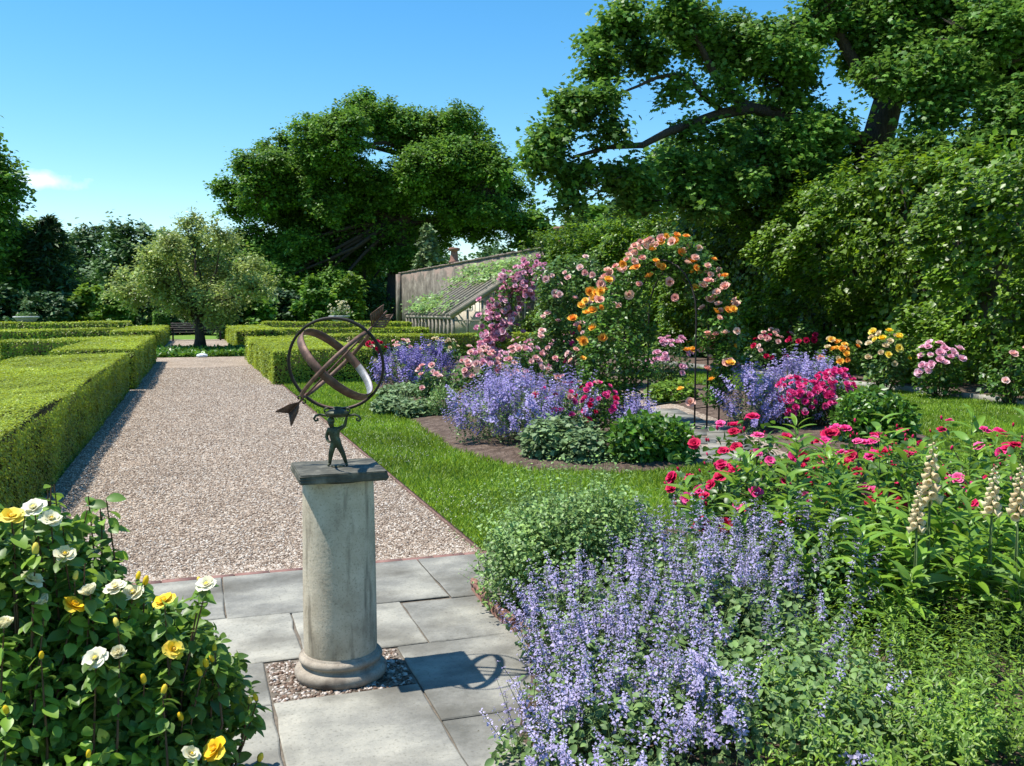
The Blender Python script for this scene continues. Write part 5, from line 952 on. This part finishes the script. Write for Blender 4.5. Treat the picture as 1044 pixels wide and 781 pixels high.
# tall lance leaved stems
for x, y, h_, lab in [(3.02, 4.02, 1.02, 'tallest lance leaved stem at the left of the front roses, above the catmint'), (3.12, 3.75, .72, 'shorter lance leaved stem just below the tallest one'), (3.52, 3.95, 1.0, 'lance leaved stem left of the cream foxglove'), (3.75, 4.15, .98, 'lance leaved stem directly under the tall cream foxglove'), (3.55, 3.55, .82, 'lance leaved stem above the feathery plant'), (4.15, 3.95, 1.03, 'lance leaved stem between the two groups of foxgloves'), (3.95, 3.5, .80, 'low lance leaved stem at the right above the feathery plant'), (4.35, 3.6, .9, 'lance leaved stem at the right edge of the picture'), (2.78, 4.2, .8, 'lance leaved stem among the first red roses'), (3.25, 4.3, .95, 'lance leaved stem half hidden behind the tallest one'), (2.85, 3.85, .78, 'lance leaved stem rising straight out of the front catmint'), (3.3, 3.5, .70, 'shortest lance leaved stem, between catmint and feathery plant'), (4.6, 4.0, .98, 'lance leaved stem beside the buff foxglove at the edge'), (3.4, 3.22, .66, 'lance leaved stem at the back edge of the feathery plant'), (3.95, 3.12, .72, 'lance leaved stem at the right of the feathery plant'), (2.95, 3.42, .58, 'low lance leaved stem where the front catmint thins out')]:
    o = empty('lance_leaved_plant', (x, y, 0), lab, 'plant', 'tall lance leaved stems in the front border'); q = np.array([[0, 0, 0], [.10, .05, 0], [-.08, .08, 0], [.02, -.1, 0]]); e = q * 1.3 + np.array([[-.04, 0, h_], [.10, .02, h_ * .84], [-.14, .06, h_ * .80], [.05, -.08, h_ * .72]])
    shoots(o, 'leaf_spray', q, e, 28, .185, LANCE, 'lance', .0055, 'stem', .05, up=.85)
def foxglove_tpl():
    b = MB(); b.sticks([(0, 0, -1.4)], [(0, 0, 1.)], .02, .006, 1)
    for i in range(26):
        q = i / 25; z = .02 + .92 * q; a = i * 2.4; s = .20 * (1 - .72 * q); O = np.array([math.cos(a), math.sin(a), -.45]); O /= np.linalg.norm(O); u = nrm(np.cross(O, [0, 0, 1.])); v = np.cross(O, u); V = []
        for t, r in ((.1, .12), (.35, .26), (.75, .30), (1., .42)):
            for k in range(7): c_ = k * 6.283 / 7; V.append(np.array([0, 0, z]) + O * s * t + (u * math.cos(c_) + v * math.sin(c_)) * s * r)
        b.add(V, [(m * 7 + k, m * 7 + (k + 1) % 7, (m + 1) * 7 + (k + 1) % 7, (m + 1) * 7 + k) for m in range(3) for k in range(7)], 0)
    return Tpl(np.concatenate(b.v), b.f)
FOX = foxglove_tpl()
for px, py, dep_, ln, lab in [(950, 447, 4.35, .30, 'tallest cream foxglove spike rising above the front roses'), (936, 492, 4.2, .22, 'shorter cream foxglove spike just below the tallest one'), (1013, 472, 4.2, .23, 'buff foxglove spike standing near the right edge'), (1040, 470, 4.1, .24, 'buff foxglove spike at the very right edge')]:
    p = at(px, py, dep_); o = empty('foxglove', (p[0], p[1], 0), lab, 'foxglove', 'cream foxgloves among the roses'); copies(o, 'flower_spike', [FOX], [M['p_cream'], M['stem']], [(0, 0, p[2] - ln)], [(.03, 0, 1)], ln)
    n = 16; a = RNG.uniform(0, 6.28, n); b = MB(); b.inst(OVAL, np.stack([0 * a, 0 * a, RNG.uniform(.03, .4, n)], 1), np.stack([np.cos(a), np.sin(a), .5 + 0 * a], 1), np.tile([0, 0, 1.], (n, 1)), RNG.uniform(.1, .2, n)); b.build('leaf_rosette', M['mint'], o)
    MB().tube([(0, 0, 0), (.01, 0, (p[2] - ln) * .5), (0, 0, p[2] - ln + .02)], [.007, .006, .005], 6).build('stem', M['stem'], o)
# foxgloves seen through the rings, far off
for i, (px, yt) in enumerate([(356, 342), (362, 346), (370, 349)]):
    g_ = gnd(px, 382); h_ = up_to(g_, yt); o = empty('foxglove', (g_[0], g_[1], 0), ['far cream foxglove, first seen through the rings', 'far cream foxglove, middle of three behind the rings', 'far cream foxglove nearest the edge of the ring'][i], 'foxglove', 'far foxgloves'); copies(o, 'flower_spike', [FOX], [M['p_cream'], M['stem']], [(0, 0, h_ * .4)], [(0, 0, 1)], h_ * .6)

# ------------------------------------------------------------------ yellow rose, front left
lobe = [(at(15, 640, 2.75), .30, .30, .36), (at(70, 690, 2.75), .34, .32, .30), (at(140, 700, 2.85), .28, .28, .24), (at(205, 715, 2.95), .15, .2, .2), (at(0, 560, 2.9), .16, .2, .14), (at(30, 780, 2.6), .4, .3, .3), (at(120, 790, 2.7), .34, .3, .25), (at(175, 640, 2.95), .10, .1, .08), (at(-60, 640, 2.8), .3, .3, .36)]
yc = at(80, 700, 2.8); yo = empty('rose_bush', (yc[0], yc[1], 0), 'tall rose bush with yellow and creamy white blooms filling the bottom left corner', 'rose bush'); yb = np.array(yo.location); P, O = [], []
for c, a, b_, h_ in lobe:
    n = int(15000 * a * b_ * h_ / .30 / .3) + 60; d = rdirs(n); q = RNG.uniform(.2, 1.05, n) ** .55; P.append(c + d * q[:, None] * [a, b_, h_]); O.append(d)
P = np.concatenate(P); O = np.concatenate(O); m = (noise3(P, 7.5, 13) > np.where(P[:, 2] > .72, .06, np.where(P[:, 2] > .5, -.25, -.6))) & (P[:, 2] > .06); P, O = P[m], O[m]
b = MB(); foliage(b, OVAL, P - yb, O, .040, jit=.75, up=1.05, out=.15); b.build('foliage', M['roseleaf3'], yo)
big = [(12, 528, 'y'), (35, 519, 'w'), (52, 530, 'w'), (66, 566, 'w'), (46, 615, 'w'), (74, 618, 'y'), (92, 606, 'w'), (118, 600, 'w'), (136, 606, 'w'), (168, 614, 'y'), (211, 597, 'w'), (122, 668, 'w'), (176, 663, 'y'), (4, 640, 'w'), (220, 765, 'y'), (98, 672, 'w'), (32, 592, 'w'), (194, 770, 'w')]
buds = [(147, 697), (90, 773), (262, 715), (254, 718), (218, 675), (211, 681), (140, 592), (147, 597), (91, 624), (42, 672), (206, 596), (166, 708), (205, 690), (219, 665), (264, 776), (36, 566), (76, 592), (120, 640), (8, 728), (186, 735)]
bp = np.array([at(x, y, 2.62 + .06 * math.sin(x) + .0012 * x) for x, y, _ in big]); ix_ = (P - EYEP) @ _f; pxl = 522 + F * ((P - EYEP) @ _r) / ix_; pyl = 390.5 - F * ((P - EYEP) @ _u) / ix_
def front(x, y, d0, r): m = np.hypot(pxl - x, pyl - y) < r; return (np.percentile(ix_[m], 2) - .075) if m.sum() > 3 else d0
bp = np.array([at(x, y, front(x, y, 2.75, 20)) for x, y, _ in big])
N = np.array([[random.uniform(-.5, .5), random.uniform(-.75, -.1), random.uniform(.6, 1.1)] for _ in big]); sz = np.array([.066 if k == 'y' else .064 for *_, k in big]) * RNG.uniform(.8, 1.05, len(big))
iy = [i for i, q in enumerate(big) if q[2] == 'y']; iw = [i for i, q in enumerate(big) if q[2] == 'w']
copies(yo, 'bloom', ROSE_OPEN, [M['p_yellow'], M['p_orange']], bp[iy] - yb, N[iy], sz[iy], label='deep yellow open bloom'); copies(yo, 'bloom', ROSE_OPEN[::-1] + ROSE_CUP, [M['p_white'], M['p_yellow']], bp[iw] - yb, N[iw], sz[iw], label='creamy white bloom with a yellow centre')
up_b = np.array([at(x, y, front(x, y, 2.8, 12)) for x, y in buds]); copies(yo, 'bud', [BUD], [M['p_yellow'], M['stem']], up_b - yb, RNG.normal(size=up_b.shape) * .25 + [0, 0, 1], .042 * RNG.uniform(.8, 1.2, len(buds)))
tips = np.concatenate([bp, up_b]); k = 80; jx = np.argsort(-(P[:, 2] + RNG.uniform(0, .5, len(P))))[:k * 4]; jx = RNG.choice(jx, k, False); ex = P[jx] + O[jx] * RNG.uniform(.03, .12, (k, 1)) + [0, 0, .03]; tips = np.concatenate([tips, ex]); A = np.stack([tips[:, 0] * .75 - .12, tips[:, 1] * .98, 0 * tips[:, 0]], 1); mid = A * .35 + tips * .65 + np.stack([RNG.normal(size=len(tips)) * .03, RNG.normal(size=len(tips)) * .03, 0 * A[:, 0]], 1)
b = MB(); b.sticks(A - yb, mid - yb, .006, .0045); b.sticks(mid - yb, tips - yb, .0042, .0020); b.build('cane', M['redstem'], yo)
# leaves up the flowering canes
t = RNG.uniform(.68, 1.0, (len(tips), 14))[..., None]; Q = (mid[:, None] * (1 - (t - .5) * 2).clip(0, 1) + tips[:, None] * ((t - .5) * 2).clip(0, 1)).reshape(-1, 3); b = MB(); foliage(b, OVAL, Q - yb, nrm(RNG.normal(size=Q.shape) * [1, 1, .3]), .045, along=1.2, jit=.3, up=1); b.build('cane_leaves', M['roseleaf3'], yo)
# litter on the paving: fallen petals and leaf crumbs
n = 70; Pq = np.stack([RNG.uniform(-.6, 1.4, n), RNG.uniform(2.7, 5.4, n), np.full(n, .026)], 1); b = MB(); b.inst(KITE, Pq, rdirs(n) * [1, 1, .1], np.tile([0, 0, 1.], (n, 1)), RNG.uniform(.008, .02, n)); n = 420; e_ = RNG.uniform(0, 1, n) ** 2 * 1.1; Pq = np.stack([np.where(RNG.uniform(0, 1, n) < .5, GX0 + e_, GX1 - e_), GY0 + 16 * RNG.uniform(0, 1, n) ** 1.5, np.full(n, .03)], 1); b.inst(KITE, Pq, rdirs(n) * [1, 1, .1], np.tile([0, 0, 1.], (n, 1)), RNG.uniform(.012, .035, n)); b.build('leaf_litter', M['cane'])['kind'] = 'stuff'
